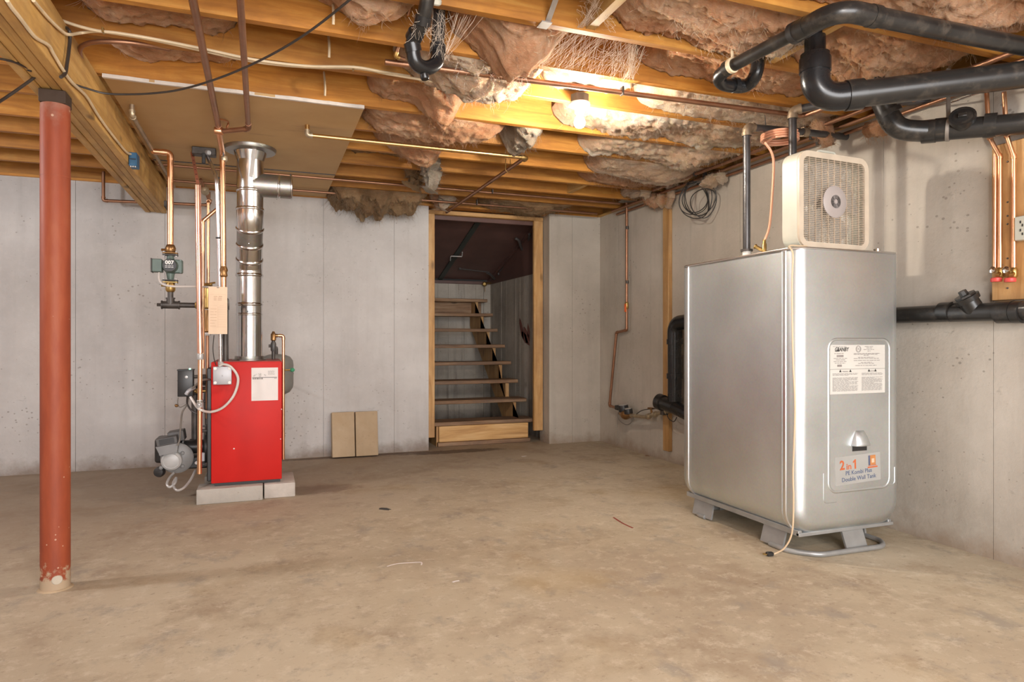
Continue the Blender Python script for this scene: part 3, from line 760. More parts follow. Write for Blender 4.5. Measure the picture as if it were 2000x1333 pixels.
def batt(bayy, x0, x1, zb, label, mat='pink', drops=(), amp=0.035, over=0.0, cat='insulation', group=None, tears=True, name='insulation_batt', fib=None):
    """a fibreglass batt in one joist bay: torn, layered underside, drops are (x, width, depth below zb, fy)"""
    y0, y1 = bay(bayy); NB[0] += 1; sd = NB[0] * 13.7
    nx = max(16, int((x1 - x0) / 0.0125)); ny = 30
    bm = BM(); low = []; top = []; tips = []
    for i in range(nx + 1):
        u = i / nx; x = x0 + (x1 - x0) * u
        ra, rb = [], []
        for j in range(ny + 1):
            v = j / ny; yy = y0 + (y1 - y0) * v
            p = Vector((x * 2.6, yy * 4.2, sd))
            wv = noise.noise(p * 1.3 + Vector((9, 0, 0)))
            z = zb
            for (dx, dwid, dep, fy) in drops:
                xx = x + .06 * wv
                g = math.exp(-abs((xx - dx) / dwid) ** 2.3) * math.exp(-((v - fy) / 0.5) ** 2)
                z -= dep * g * (1.08 + .42 * noise.noise(p * 1.9) + .22 * (ridge(p * 3.1 + Vector((0, 7, 0))) - .5))
            f = noise.noise(p) * .8 + ridge(p * 1.9 + Vector((0, 0, 3))) * .30 + ridge(Vector((x * 7, yy * 17, sd))) * .20
            ft = math.floor(f * 3.2) / 3.2 + min(1.0, (f * 3.2 - math.floor(f * 3.2)) * 3.0) / 3.2       # torn layers
            fine = noise.noise(p * 6.5) * .13 + noise.noise(p * 14) * .10 + noise.noise(p * 31) * .06
            sag = min(1.0, max(0.0, (zb - z) / .06)); z -= (amp + .006 * sag) * (0.65 * f + 0.50 * ft + fine * 2.8)
            edge = min(1, min(u, 1 - u) * (x1 - x0) / 0.10)
            z = ZS - 0.01 - (ZS - 0.01 - z) * (0.55 + 0.45 * math.sqrt(max(edge, 0)))
            below = max(0.0, min(1.0, (ZJ - z) / 0.08))
            yc = (y0 + y1) / 2
            ys = yc + (yy - yc) * (0.995 + over * below) + below * (0.016 * noise.noise(p * 3 + Vector((5, 0, 0))) + .008 * noise.noise(p * 9))
            xs = x + 0.03 * noise.noise(Vector((yy * 9, sd, u * 3))) * (1 - edge) + 0.02 * below * noise.noise(p * 2.7) + .006 * noise.noise(p * 11)
            z = min(z, ZS - .02)
            ra.append(bm.verts.new((xs, ys, z)))
            if z < ZJ + .03 or edge < .9:
                w_ = 1 + int(4 * max(0, ridge(p * 3)))
                tips.append((Vector((xs, ys, z)), Vector((0, 0, -1))))
            rb.append(bm.verts.new((xs, y0 + (y1 - y0) * v, ZS - 0.002)) if j in (0, ny) else None)
        low.append(ra); top.append(rb)
    for i in range(nx):
        for j in range(ny):
            bm.faces.new((low[i][j], low[i][j+1], low[i+1][j+1], low[i+1][j]))
        bm.faces.new((low[i][0], low[i+1][0], top[i+1][0], top[i][0]))
        bm.faces.new((low[i][ny], top[i][ny], top[i+1][ny], low[i+1][ny]))
    bm.faces.new([top[0][0]] + low[0] + [top[0][ny]]); bm.faces.new([top[nx][ny]] + list(reversed(low[nx])) + [top[nx][0]])
    for i in range(nx): bm.faces.new((top[i][0], top[i+1][0], top[i+1][ny], top[i][ny]))
    bmesh.ops.recalc_face_normals(bm, faces=bm.faces[:])
    o = obj(name, bm, M[mat], None, sharp=120)
    nf = fib if fib is not None else min(1100, int(len(tips) * .20))
    if tips and nf: fluff(o, tips, nf, mat=M[mat], ln=(.02, .075) if mat in ('brownwool', 'greywool') else (.015, .055))
    return tag(o, label, cat, group)
def tuft(pts, rad, label, mat, name='insulation_tuft', sq=1.0, amp=0.5):
    """a hanging lump of fibreglass along a spine"""
    path = spline(pts, 18); NB[0] += 1; sd = NB[0] * 7.1
    n = 34; bm = BM(); rings = []; tips = []
    for i, p in enumerate(path):
        t = i / (len(path) - 1); R = rad[0] + (rad[1] - rad[0]) * t if len(rad) == 2 else rad[min(int(t * (len(rad) - 1)), len(rad) - 2)] * (1 - (t * (len(rad) - 1)) % 1) + rad[min(int(t * (len(rad) - 1)) + 1, len(rad) - 1)] * ((t * (len(rad) - 1)) % 1)
        d = (path[min(i+1, len(path)-1)] - path[max(i-1, 0)]).normalized(); a, b = frame(d)
        ring = []
        for k in range(n):
            dirv = a * cos(2*pi*k/n) + b * sin(2*pi*k/n)
            q = Vector((dirv.x * 1.3 + p.x * 9, dirv.y * 1.3 + p.y * 9, dirv.z * 1.3 + p.z * 9 + sd))
            f = 1 + amp * (noise.noise(q) + 0.5 * ridge(q * 2.4) + 0.35 * noise.noise(q * 5.5) + .22 * noise.noise(q * 12) + .15 * noise.noise(q * 24))
            vv = p + Vector((dirv.x, dirv.y * sq, dirv.z)) * R * max(f, .2)
            ring.append(bm.verts.new(vv)); tips.append((vv, dirv))
        rings.append(ring)
    for A, B in zip(rings, rings[1:]):
        for k in range(n): bm.faces.new((A[k], A[(k+1) % n], B[(k+1) % n], B[k]))
    bm.faces.new(list(reversed(rings[0]))); bm.faces.new(rings[-1])
    o = obj(name, bm, M[mat], None, sharp=120)
    fluff(o, tips, 320, mat=M[mat], ln=(.015, .045))
    return tag(o, label, 'insulation')
# near rows, top of the picture
batt(1.42, 0.9, 3.28, 2.50, 'pink batt at the top right corner of the ceiling, nearest the camera', 'pink', [(2.5, .3, .05, .5)])
batt(1.86, 1.2, 3.28, 2.50, 'pink batt above the upper black drain run near the right wall', 'pink', [(2.75, .35, .07, .6), (2.0, .2, .03, .4)])
batt(1.86, -0.4, 0.45, 2.56, 'short pink batt high in the bay left of the looped black trap', 'pink', [(0.2, .2, .05, .5)])
batt(2.35, -0.74, 0.20, 2.50, 'pink batt beside the timber beam at the top left corner', 'pink', [(-.55, .15, .03, .7)])
batt(2.35, 1.40, 2.24, 2.49, 'pink batt bulging between the steel bracing and the drain elbow', 'pink', [(1.95, .28, .06, .5)])
batt(2.35, 2.36, 3.28, 2.47, 'wide pink batt seen between the two upper black drain pipes', 'pink', [(2.80, .30, .06, .7)], 0.05)
batt(2.78, -0.35, 0.62, 2.55, 'pink batt with a frayed pale end left of the black trap', 'pink', [(0.42, .15, .10, .5)])
batt(2.78, 0.78, 1.34, 2.50, 'large pale edged insulation flap sagging in front of the cobweb', 'pink', [(1.10, .15, .15, .66), (1.0, .09, .04, .5)], 0.03, 0.10)
batt(2.78, 1.80, 3.32, 2.50, 'pink batt in the bay above the hooked end of the upper drain', 'pink', [(2.35, .25, .05, .5)])
batt(3.17, 0.62, 1.36, 2.45, 'frayed pale batt spilling over the joist left of the bulb', 'palepink', [(1.15, .28, .07, .8), (0.9, .2, .02, .5)], 0.04, 0.10)
batt(3.17, 1.42, 1.98, 2.50, 'bright creamy batt right behind the lamp fitting', 'palepink', [(1.7, .2, .03, .3)], 0.03)
batt(3.17, 2.02, 3.32, 2.445, 'long pale batt behind the dark pipe to the right of the bulb', 'palepink', (), 0.02)
batt(3.60, 0.55, 1.08, 2.50, 'reddish batt drooping out of the bay right of the drywall corner', 'pink', [(0.98, .14, .15, .8)], 0.045, 0.12)
batt(3.60, 1.70, 3.32, 2.465, 'rumpled pink batt in the second bay behind the bulb', 'palepink', [(2.2, .3, .03, .5), (2.8, .2, .02, .6)], 0.045)
batt(4.05, 0.56, 1.46, 2.46, 'long sagging pink batt under the joists right of the drywall sheet', 'pink', [(1.08, .30, .085, .55), (0.7, .15, .02, .4)], 0.03, 0.12)
batt(4.05, 1.50, 1.74, 2.43, 'dirty grey frayed end of the long sagging batt', 'greywool', [(1.55, .10, .06, .5)], 0.08, 0.10)
batt(4.05, 2.10, 3.32, 2.45, 'folded pink batt above the open vent pipe of the tank', 'palepink', [(2.95, .14, .05, .6)], 0.05)
batt(4.50, 0.72, 1.24, 2.47, 'pink batt hanging below the brass coloured pipe near the doorway', 'pink', [(1.02, .16, .10, .6)], 0.04, 0.10)
batt(4.50, 2.35, 3.34, 2.43, 'flat pink batt sagging near the corner stud and wire coil', 'palepink', [(2.95, .32, .06, .8)], 0.018, 0.10)
batt(4.50, 1.31, 2.27, 2.58, 'batt tucked high in the bay right of the bent brass pipe', 'brownwool', (), 0.03)
batt(4.92, 2.50, 3.34, 2.46, 'shadowed pink batt between the corner stud and the far joists', 'pink', [(3.0, .3, .03, .4)], 0.03)
batt(4.92, 0.55, 1.32, 2.52, 'brown dusty batt in the fourth bay before the doorway', 'brownwool', (), 0.04)
batt(5.32, 0.56, 1.30, 2.55, 'brown dusty batt in the third bay before the doorway wall', 'brownwool', (), 0.04)
batt(5.72, 0.56, 1.40, 2.56, 'brown dusty batt high above the ragged wool left of the doorway', 'brownwool', (), 0.04)
batt(6.12, 0.535, 1.42, 2.42, 'ragged brown dusty insulation hanging over the back wall top', 'brownwool', [(0.62, .07, .07, .6), (0.76, .06, .10, .4), (0.88, .05, .15, .6), (1.0, .06, .13, .4), (1.13, .06, .08, .6), (1.26, .06, .07, .5)], 0.085, 0.10, fib=1600)
batt(6.12, 2.02, 2.95, 2.43, 'dusty pink wad sagging above the right door post', 'brownwool', [(2.55, .2, .05, .5)], 0.03)
batt(3.17, -0.74, -0.12, 2.53, 'frayed pink batt at the beam, second bay in front of the drywall', 'pink', [(-.6, .2, .03, .5)], .045)
batt(3.60, -0.74, -0.1, 2.56, 'thin pink batt at the beam just in front of the drywall', 'pink', [(-.5, .2, .03, .5)], .04)
# tufts
tuft([onZ(1492, 84, 2.47), onZ(1525, 70, 2.44), onZ(1560, 58, 2.47)], [.05, .06, .04], 'pale insulation scrap tucked against the upper drain elbow', 'palepink', amp=.5)
tuft([onY(848, 296, 4.95), onY(842, 330, 4.95), onY(846, 350, 4.95), onY(838, 372, 4.95)], [.045, .055, .05, .02], 'grey dangling insulation shred left of the pipe bend', 'greywool', amp=.6)
tuft([onY(803, 318, 5.3), onY(815, 345, 5.3), onY(805, 365, 5.3)], [.05, .06, .03], 'brown frayed wool clump beside the grey dangling shred', 'brownwool', amp=.7)
tuft([onY(852, 372, 6.2), onY(858, 385, 6.2), onY(858, 410, 6.2)], [.07, .075, .022], 'triangular pink insulation scrap at the left end of the door head', 'pink', sq=.5, amp=.3)
tuft([onY(880, 378, 6.15), onY(870, 390, 6.15), onY(862, 408, 6.15)], [.07, .07, .02], 'pale folded insulation scrap above the left door post', 'palepink', sq=.4, amp=.25)
tuft([onY(967, 383, 6.15), onY(967, 393, 6.15), onY(966, 407, 6.15)], [.045, .05, .012], 'small pink tuft poking out above the stairs', 'pink', amp=.4)
tuft([onX(1226, 366, 3.28), onX(1225, 374, 3.28), onX(1225, 392, 3.28)], [.09, .08, .012], 'torn beige tuft around the top of the corner water pipe', 'greywool', amp=.55)
tuft([onX(1200, 380, 3.2), onX(1240, 372, 3.2), onX(1262, 376, 3.2)], [.03, .05, .03], 'pale shred beside the corner water pipe', 'palepink', amp=.6)
tuft([onX(1302, 352, 3.3), onX(1310, 366, 3.32), onX(1311, 385, 3.32), onX(1305, 404, 3.33)], [.05, .034, .032, .02], 'pale insulation strip hanging down onto the wall stud', 'palepink', amp=.25)
tuft([onX(1262, 388, 3.3), onX(1280, 392, 3.3), onX(1292, 390, 3.3)], [.04, .06, .04], 'pink wad in the corner left of the wall stud', 'pink', amp=.4)
tuft([onX(1375, 360, 3.3), onX(1395, 352, 3.3), onX(1410, 345, 3.3)], [.03, .045, .02], 'frayed pale scrap behind the coil of black wire', 'palepink', amp=.7)
tuft([onX(1598, 235, 3.2), onX(1612, 262, 3.22), onX(1618, 285, 3.25)], [.045, .04, .025], 'pink insulation lump behind the box fan', 'pink', amp=.4)
tuft([onX(1690, 255, 3.2), onX(1720, 250, 3.22), onX(1740, 240, 3.25)], [.03, .045, .03], 'pink insulation lump behind the third drain elbow', 'pink', amp=.4)
# ------------------------------------------------------------------ blocks under the boiler, blocks by the wall
def block(label, x0, x1, y0, y1, z0, z1, mat, group=None):
    t = BM(); box(t, x0, x1, y0, y1, z0, z1, 0.006, 2)
    o = obj('concrete_block', t, mat); return tag(o, label, 'concrete block', group)
block('grey solid concrete block under the front of the red boiler, left one', -0.415, -0.005, 4.80, 5.00, 0, 0.10, M['block'])
block('paler concrete block end sticking out right of the red boiler', 0.003, 0.205, 4.83, 5.23, 0, 0.098, plain('pale_block', (0.50, 0.45, 0.40), 0.9, 0, 0.12, 14, 0.4))
block('concrete block under the rear of the red boiler', -0.40, 0.0, 5.25, 5.45, 0, 0.10, M['block'])
for (x0, lab, mt, lean) in ((0.585, 'plain tan concrete block leaning on the back wall, left of the pair', M['tanblock'], 9.0), (0.797, 'rust stained tan concrete block leaning on the back wall, right of the pair', M['tanblock'], 8.0)):
    t = BM(); box(t, 0, 0.203, 0, 0.098, 0, 0.41, 0.006, 2)
    t.transform(Matrix.Translation((x0, 6.205 + (0.0 if x0 < .7 else 0.0), 0.0)) @ Matrix.Rotation(-radians(lean), 4, 'X'))
    mz = min(v.co.z for v in t.verts)
    for v in t.verts: v.co.z -= mz
    tag(obj('concrete_block', t, mt), lab, 'concrete block')

# ------------------------------------------------------------------ boiler
BX0, BX1, BY0, BY1, BZ0, BZ1 = -0.33, 0.118, 4.86, 5.46, 0.102, 0.938
bo = thing('boiler', 'red steel boiler standing on grey concrete blocks', 'boiler', (-0.1, 5.16, 0.10))
t = BM(); box(t, BX0, BX1, BY0, BY1, BZ0 + .02, BZ1, 0.006, 2); obj('jacket', t, M['red'], bo)
t = BM(); box(t, BX0 + .02, BX1 - .01, BY0 + .02, BY1 - .02, BZ0, BZ0 + .02); obj('base', t, M['black'], bo)
t = BM(); box(t, BX0 + .01, BX1 - .01, BY0 + .012, BY1 - .01, BZ1 - .001, BZ1 + .004, 0.001); obj('top_panel', t, M['dullred'], bo, label='dull red top panel')
t = BM(); box(t, BX0 - .028, BX0 + .002, BY0 + .03, BY1 - .03, BZ0 + .03, BZ1 - .04, 0.006); obj('end_casting', t, M['black'], bo, label='black cast end with bolts')
for (yy, zz) in ((4.95, .78), (5.15, .80), (5.35, .78), (4.95, .50), (5.35, .50), (4.95, .24), (5.35, .24)):
    t = BM(); lathe(t, [(.012, 0), (.012, .012), (.006, .016), (.006, .03)], (BX0 - .028, yy, zz), (-1, 0, 0), 8); obj('bolt', t, M['darkgrey'], bo)
t = BM(); lathe(t, [(.13, 0), (.13, .02), (.115, .03)], (BX0 - .028, 5.10, .34), (-1, 0, 0), 28); obj('burner_flange', t, M['black'], bo)
t = BM(); lathe(t, [(.10, 0), (.10, .016), (.085, .026)], (BX0 - .028, 5.05, .66), (-1, 0, 0), 28); obj('swing_door', t, M['black'], bo)
t = BM(); lathe(t, [(.115, 0), (.115, .008), (.098, .012), (.098, .03)], (-.096, 5.11, BZ1 + .003), (0, 0, 1), 32); obj('flue_collar', t, M['darkflue'], bo)
# paper label
a, b = onY(491, 719, BY0), onY(543, 782, BY0)
lb_t = BM(); box(lb_t, a.x, b.x, BY0 - .0016, BY0 - .0002, b.z, a.z); lab = obj('paper_label', lb_t, M['paper'], bo, label='white service label')
W_ = b.x - a.x; H_ = a.z - b.z
cx, cz = a.x + W_ * .32, a.z - H_ * .25; yy = BY0 - .0022
for i, ch in enumerate("DON'S FUEL, INC."):
    th = radians(62 - i * 124 / 15); rr = W_ * .26
    text('label_letter', ch, .0115, (cx + rr * sin(-th) , yy, cz - W_ * .08 + rr * cos(th) * .62), M['greyink'], lab, u=(cos(th * .6), 0, sin(th * .6)), v=(-sin(th * .6), 0, cos(th * .6)))
t = BM(); sweep(t, [Vector((cx + .006 * sin(q), yy, cz + .002 + .007 * cos(q))) for q in [i * pi / 6 for i in range(12)]], .0012, 5, closed=True); obj('drop_mark', t, M['greyink'], lab)
t = BM(); box(t, a.x + .006, b.x - .006, yy, yy + .0006, a.z - H_ * .305, a.z - H_ * .290); obj('rule_line', t, M['ink'], lab)
t = BM(); fine_print(t, (a.x + .008, yy, a.z - H_ * .33), (1, 0, 0), (0, 0, 1), W_ * .40, 1, .012, thick=.8, word=.014); fine_print(t, (a.x + W_ * .86, yy, a.z - H_ * .33), (1, 0, 0), (0, 0, 1), W_ * .09, 1, .01, word=.01)
fine_print(t, (a.x + W_ * .62, yy, a.z - H_ * .10), (1, 0, 0), (0, 0, 1), W_ * .26, 5, .006, thick=.3, word=.012)
o = obj('fine_print', t, M['greyink'], lab); o['kind'] = 'stuff'
p = onY(457, 877, BY0); t = BM(); lathe(t, [(.005, 0), (.003, .0008)], p, (0, -1, 0), 8); obj('paint_chip', t, M['paper'], bo, label='small white paint chip')
for (px, py) in ((553, 800), (551, 858)):
    p = onY(px - 3, py, BY0); t = BM(); lathe(t, [(.004, 0), (.003, .003)], p, (0, -1, 0), 8); obj('screw', t, M['grey'], bo)

# relief valve and its copper drop on the right of the boiler
RY = 5.25
rv = thing('relief_valve', 'brass relief valve with a copper drop pipe down the right side of the boiler', 'relief valve', (.1, RY, BZ1))
p0 = onY(534, 706, RY); pv = onY(533, 656, RY); pe = onY(554, 657, RY); pb_ = onY(552, 905, RY)
p0.z = BZ1 + .004; pe.z = pv.z; pb_.x = max(pb_.x, BX1 + .02); pe.x = pb_.x; pb_.z = .19
t = BM(); cyl(t, p0, (p0.x, RY, pv.z - .04), .013); obj('nipple', t, M['iron'], rv)
t = BM(); lathe(t, [(.016, 0), (.020, .01), (.020, .055), (.015, .07)], (p0.x, RY, p0.z + .06), (0, 0, 1), 12); cyl(t, (p0.x - .012, RY, p0.z + .10), (p0.x - .034, RY, p0.z + .10), .011, n=8); obj('air_vent', t, M['darkgrey'], rv)
t = BM(); lathe(t, [(.012, 0), (.020, .008), (.020, .05), (.012, .06), (.008, .072)], (p0.x, RY, pv.z - .04), (0, 0, 1), 14); cyl(t, pv, pv + Vector((.034, 0, 0)), .014, n=10); obj('valve_body', t, M['bronze'], rv)
pipe(rv, [(pv.x + .02, RY, pv.z), (pe.x, RY, pe.z), (pe.x, RY, pb_.z)], .011, M['copper'], M['copper'], R=.02)

# expansion tank behind
et = thing('expansion_tank', 'grey domed expansion tank half hidden behind the boiler', 'expansion tank', (.13, 5.72, .62))
EX = onY(540, 730, 5.72).x
zt, zb_ = onY(540, 692, 5.72).z, onY(540, 772, 5.72).z
t = BM(); lathe(t, [(.02, 0), (.07, .006), (.105, .025), (.128, .06), (.132, .09), (.132, zt - zb_ - .09), (.128, zt - zb_ - .055), (.105, zt - zb_ - .022), (.06, zt - zb_ - .004), (.02, zt - zb_)], (EX, 5.72, zb_), (0, 0, 1), 32); obj('shell', t, M['tankgrey'], et)
t = BM(); lathe(t, [(.133, 0), (.135, .006), (.133, .012)], (EX, 5.72, (zt + zb_) / 2), (0, 0, 1), 32); obj('seam_band', t, M['tankgrey'], et)
t = BM(); cyl(t, (EX, 5.72, zt - .002), (EX, 5.72, zt + .05), .012); cyl(t, (EX, 5.72, zt + .05), (EX - .02, BY1 - .01, zt + .05), .012); obj('connection', t, M['iron'], et)
t = BM(); cyl(t, (EX, 5.80, zb_ + .1), (EX, YB - .002, zb_ + .1), .014); obj('wall_bracket', t, M['darkgrey'], et)
gv = thing('drain_valve', 'small valve with a green oval handle at the right edge of the boiler', 'valve', (.16, 5.30, .85))
gp = onY(571, 723, 5.30)
t = BM(); cyl(t, (pb_.x, RY + .03, gp.z), (gp.x - .015, 5.30, gp.z), .006, n=8); cyl(t, (BX1 - .002, 5.30, gp.z), (pb_.x + .01, 5.30, gp.z), .01, n=8); obj('stem', t, M['brass'], gv)
t = BM(); lathe(t, [(.002, 0), (.012, .004), (.017, .015), (.012, .030), (.003, .036)], (gp.x - .018, 5.30, gp.z), (1, 0, 0), 12); obj('handle', t, M['green'], gv, label='green handle')

# ------------------------------------------------------------------ flue
fl = thing('flue_pipe', 'shiny galvanised flue rising from the boiler to the ceiling with a side tee', 'flue', (-.096, 5.11, BZ1))
R0 = .087
P0 = Vector((-.096, 5.11, BZ1 + .02)); P1 = Vector((-.096, 5.11, 1.60)); P2 = Vector((-.088, 4.93, 1.93)); P3 = Vector((-.086, 4.90, 2.375))
def ring(p, d, r, nm='seam_ring', h=.012):
    t = BM(); d = Vector(d).normalized(); lathe(t, [(r, -h), (r + .004, -h * .5), (r + .0055, 0), (r + .004, h * .5), (r, h)], p, d, 32); obj(nm, t, M['flue'], fl)
def duct(a, b, r, nm='duct_section', mt='flue'):
    t = BM(); cyl(t, a, b, r, n=36); obj(nm, t, M[mt], fl)
PM = Vector((-.096, 5.11, 1.34)); dU = (P2 - P1).normalized()
duct(P0, PM, R0); duct(PM, P1 - Vector((0, 0, .03)), R0 - .001)
A = P1 + dU * .05; B = P2 - dU * .06
t = BM(); sweep(t, fillet([P1 - Vector((0, 0, .05)), P1, A + dU * .02], .12, 5), R0 + .002, 36); obj('lower_elbow', t, M['flue'], fl)
duct(A, A + (B - A) * .5, R0, 'elbow_gore'); duct(A + (B - A) * .5, B, R0 - .0015, 'elbow_gore', 'darkflue')
t = BM(); sweep(t, fillet([B - dU * .02, P2, P2 + Vector((0, 0, .06))], .12, 5), R0 + .002, 36); obj('upper_elbow', t, M['flue'], fl)
duct(P2 + Vector((0, 0, .05)), P2 + (P3 - P2) * .42, R0 - .001); duct(P2 + (P3 - P2) * .42, P3 - Vector((0, 0, .05)), R0 + .001, 'tee_body')
ring(PM, (0, 0, 1), R0); ring(PM - Vector((0, 0, .07)), (0, 0, 1), R0 - .002); ring(P1 - Vector((0, 0, .05)), (0, 0, 1), R0 + .002); ring(A + dU * .02, dU, R0 + .002)
ring(A + (B - A) * .5, dU, R0); ring(B - dU * .015, dU, R0 + .002); ring(P2 + Vector((0, 0, .06)), (0, 0, 1), R0 + .001); ring(P2 + (P3 - P2) * .42, (0, 0, 1), R0)
t = BM(); lathe(t, [(R0, 0), (R0 + .003, .01), (R0 + .012, .035), (R0 + .020, .06)], P3 - Vector((0, 0, .06)), (0, 0, 1), 36); obj('top_crimp', t, M['flue'], fl)
t = BM(); lathe(t, [(R0 + .02, 0), (R0 + .075, .006), (R0 + .082, .02), (R0 + .082, .030)], (P3.x, P3.y, 2.376), (0, 0, 1), 40); obj('ceiling_plate', t, M['darkflue'], fl, label='dull round ceiling plate')
tc_ = Vector((P3.x, P3.y + .005, 2.157))
d = Vector((1, -.02, 0)).normalized()
t = BM(); cyl(t, tc_ + d * .02, tc_ + d * .27, .079, n=36, caps=False); cyl(t, tc_ + d * .268, tc_ + d * .262, .076, n=36); obj('tee_branch', t, M['darkflue'], fl, label='capped side branch')
t = BM(); lathe(t, [(.079, -.008), (.084, -.003), (.084, .003), (.079, .008)], tc_ + d * .185, d, 36); obj('seam_ring', t, M['flue'], fl)
t = BM(); lathe(t, [(.079, -.007), (.086, -.003), (.086, .003), (.079, .007)], tc_ + d * .268, d, 36); obj('seam_ring', t, M['flue'], fl)
a = onY(498, 283, P3.y - .11); b = onY(490, 345, P3.y - .095); t = BM(); dd = (b - a).normalized(); obox(t, (a + b) / 2, dd, dd.cross(Vector((0, 1, 0))).normalized(), Vector((0, 1, 0)), (b - a).length / 2, .012, .0012); obj('hanger_strap', t, M['strapmetal'], fl)
p = P0 + Vector((-.01, -R0 - .0005, .33)); t = BM(); lathe(t, [(.006, 0), (.006, .002)], p, (0, -1, 0), 10); obj('test_hole', t, M['black'], fl)
for (px, py, yy) in ((486, 476, 4.92), (474, 508, 5.01), (492, 514, 5.01), (497, 352, 4.80)):
    pp = onY(px, py, yy); t = BM(); lathe(t, [(.005, 0), (.003, .005)], pp, (0, -1, 0), 8); obj('screw', t, M['shiny'], fl)

# ------------------------------------------------------------------ circulator and its line (left)
PYY = 4.92
cp = thing('copper_supply_line', 'thick copper line dropping from the ceiling into the dark green pump', 'copper pipe', onY(333, 480, PYY))
e0 = onY(300, 296, PYY); e1 = onY(333, 299, PYY); e2 = onY(334, 478, PYY); e1.z = e0.z
pipe(cp, [e0, e1, (e1.x, PYY, e2.z)], .019, M['copper'], M['copper'], fr=1.15, R=.035, n=18)
pm = thing('circulator_pump', 'dark green circulator pump with a round black nameplate', 'pump', onY(335, 521, PYY))
X_ = e1.x
def zz_(py): return onY(334, py, PYY).z
t = BM(); lathe(t, [(.021, 0), (.030, .01), (.033, .035), (.026, .055), (.021, .06)], (X_, PYY, zz_(496)), (0, 0, 1), 16); cyl(t, (X_ - .02, PYY, zz_(489)), (X_ - .055, PYY, zz_(489)), .009, n=8); obj('upper_flange_valve', t, M['bronze'], pm)
t = BM(); lathe(t, [(.021, 0), (.030, .012), (.030, .045), (.024, .062)], (X_, PYY, zz_(571)), (0, 0, 1), 16); cyl(t, (X_ - .02, PYY, zz_(558)), (X_ - .055, PYY, zz_(558)), .009, n=8); obj('lower_flange_valve', t, M['brass'], pm)
for zc, mt in ((zz_(497), 'bronze'), (zz_(550), 'brass')):
    for dz in (-.006, .006):
        t = BM(); box(t, X_ - .046, X_ + .046, PYY - .028, PYY + .028, zc + dz - .0045, zc + dz + .0045, .003)
        obj('flange', t, M[mt if dz * (1 if zc > 1.55 else -1) > 0 else 'darkgrey'], pm)
    for sx in (-.036, .036):
        t = BM(); cyl(t, (X_ + sx, PYY - .018, zc - .018), (X_ + sx, PYY - .018, zc + .018), .005, n=8); obj('bolt', t, M['grey'], pm)
t = BM(); lathe(t, [(.019, 0), (.024, .03), (.030, .07), (.030, .11), (.024, .14), (.019, .17)], (X_, PYY, zz_(548)), (0, 0, 1), 18); obj('volute', t, M['greygreen'], pm)
zc = zz_(521)
t = BM(); lathe(t, [(.050, 0), (.050, .05), (.045, .065), (.045, .10), (.038, .112)], (X_ + .004, PYY + .03, zc), (0, -1, 0), 28); obj('motor_can', t, M['greygreen'], pm)
t = BM(); box(t, X_ + .012, X_ + .075, PYY - .03, PYY + .02, zc - .045, zc + .045, .006)
for q in (-.038, .038): cyl(t, (X_ + .064, PYY - .038, zc + q), (X_ + .064, PYY - .028, zc + q), .007, n=8)
obj('rear_housing', t, M['greygreen'], pm)
t = BM(); lathe(t, [(.041, 0), (.040, .004)], (X_ + .004, PYY - .083, zc), (0, -1, 0), 28); npl = obj('nameplate', t, M['black'], pm, label='round black nameplate')
text('number', '007', .034, (X_ + .004, PYY - .088, zc + .017), M['white'], npl, bold=.0012)
t = BM(); fine_print(t, (X_ - .022, PYY - .0875, zc - .004), (1, 0, 0), (0, 0, 1), .05, 2, .010, word=.014, thick=.35); o = obj('fine_print', t, M['grey'], npl); o['kind'] = 'stuff'
t = BM(); box(t, X_ - .105, X_ - .045, PYY - .045, PYY + .035, zz_(533), zz_(508), .004); obj('terminal_box', t, M['greygreen'], pm)
t = BM(); box(t, X_ - .112, X_ - .104, PYY - .047, PYY + .037, zz_(534), zz_(507), .002); obj('terminal_cover', t, M['darkgrey'], pm)
# black tee below and branch to the header
te = thing('iron_tee', 'black iron tee and nipple below the pump joining the header pipe', 'pipe fitting', onY(335, 597, PYY))
zt_ = zz_(596)
t = BM(); cyl(t, (X_, PYY, zt_), (X_, PYY, zz_(570)), .0175); obj('nipple', t, M['iron'], te)
t = BM(); cyl(t, (X_ - .055, PYY, zt_), (X_ + .055, PYY, zt_), .025, n=18); cyl(t, (X_, PYY, zt_), (X_, PYY, zt_ + .045), .025, n=18)
for q in (-.055, .048): cyl(t, (X_ + q, PYY, zt_), (X_ + q + .008, PYY, zt_), .029, n=18)
cyl(t, (X_, PYY, zt_ + .040), (X_, PYY, zt_ + .048), .029, n=18); obj('tee', t, M['iron'], te)
t = BM(); cyl(t, (X_ - .08, PYY, zt_), (X_ - .055, PYY, zt_), .012, n=6); obj('plug', t, M['iron'], te)
xh = onY(405, 597, PYY).x
t = BM(); cyl(t, (X_ + .05, PYY, zt_), (xh - .05, PYY, zt_), .0175); obj('branch_nipple', t, M['iron'], te)
t = BM(); lathe(t, [(.02, 0), (.026, .01), (.026, .04), (.02, .05)], (xh - .075, PYY, zt_), (1, 0, 0), 8); obj('union', t, M['brass'], te)
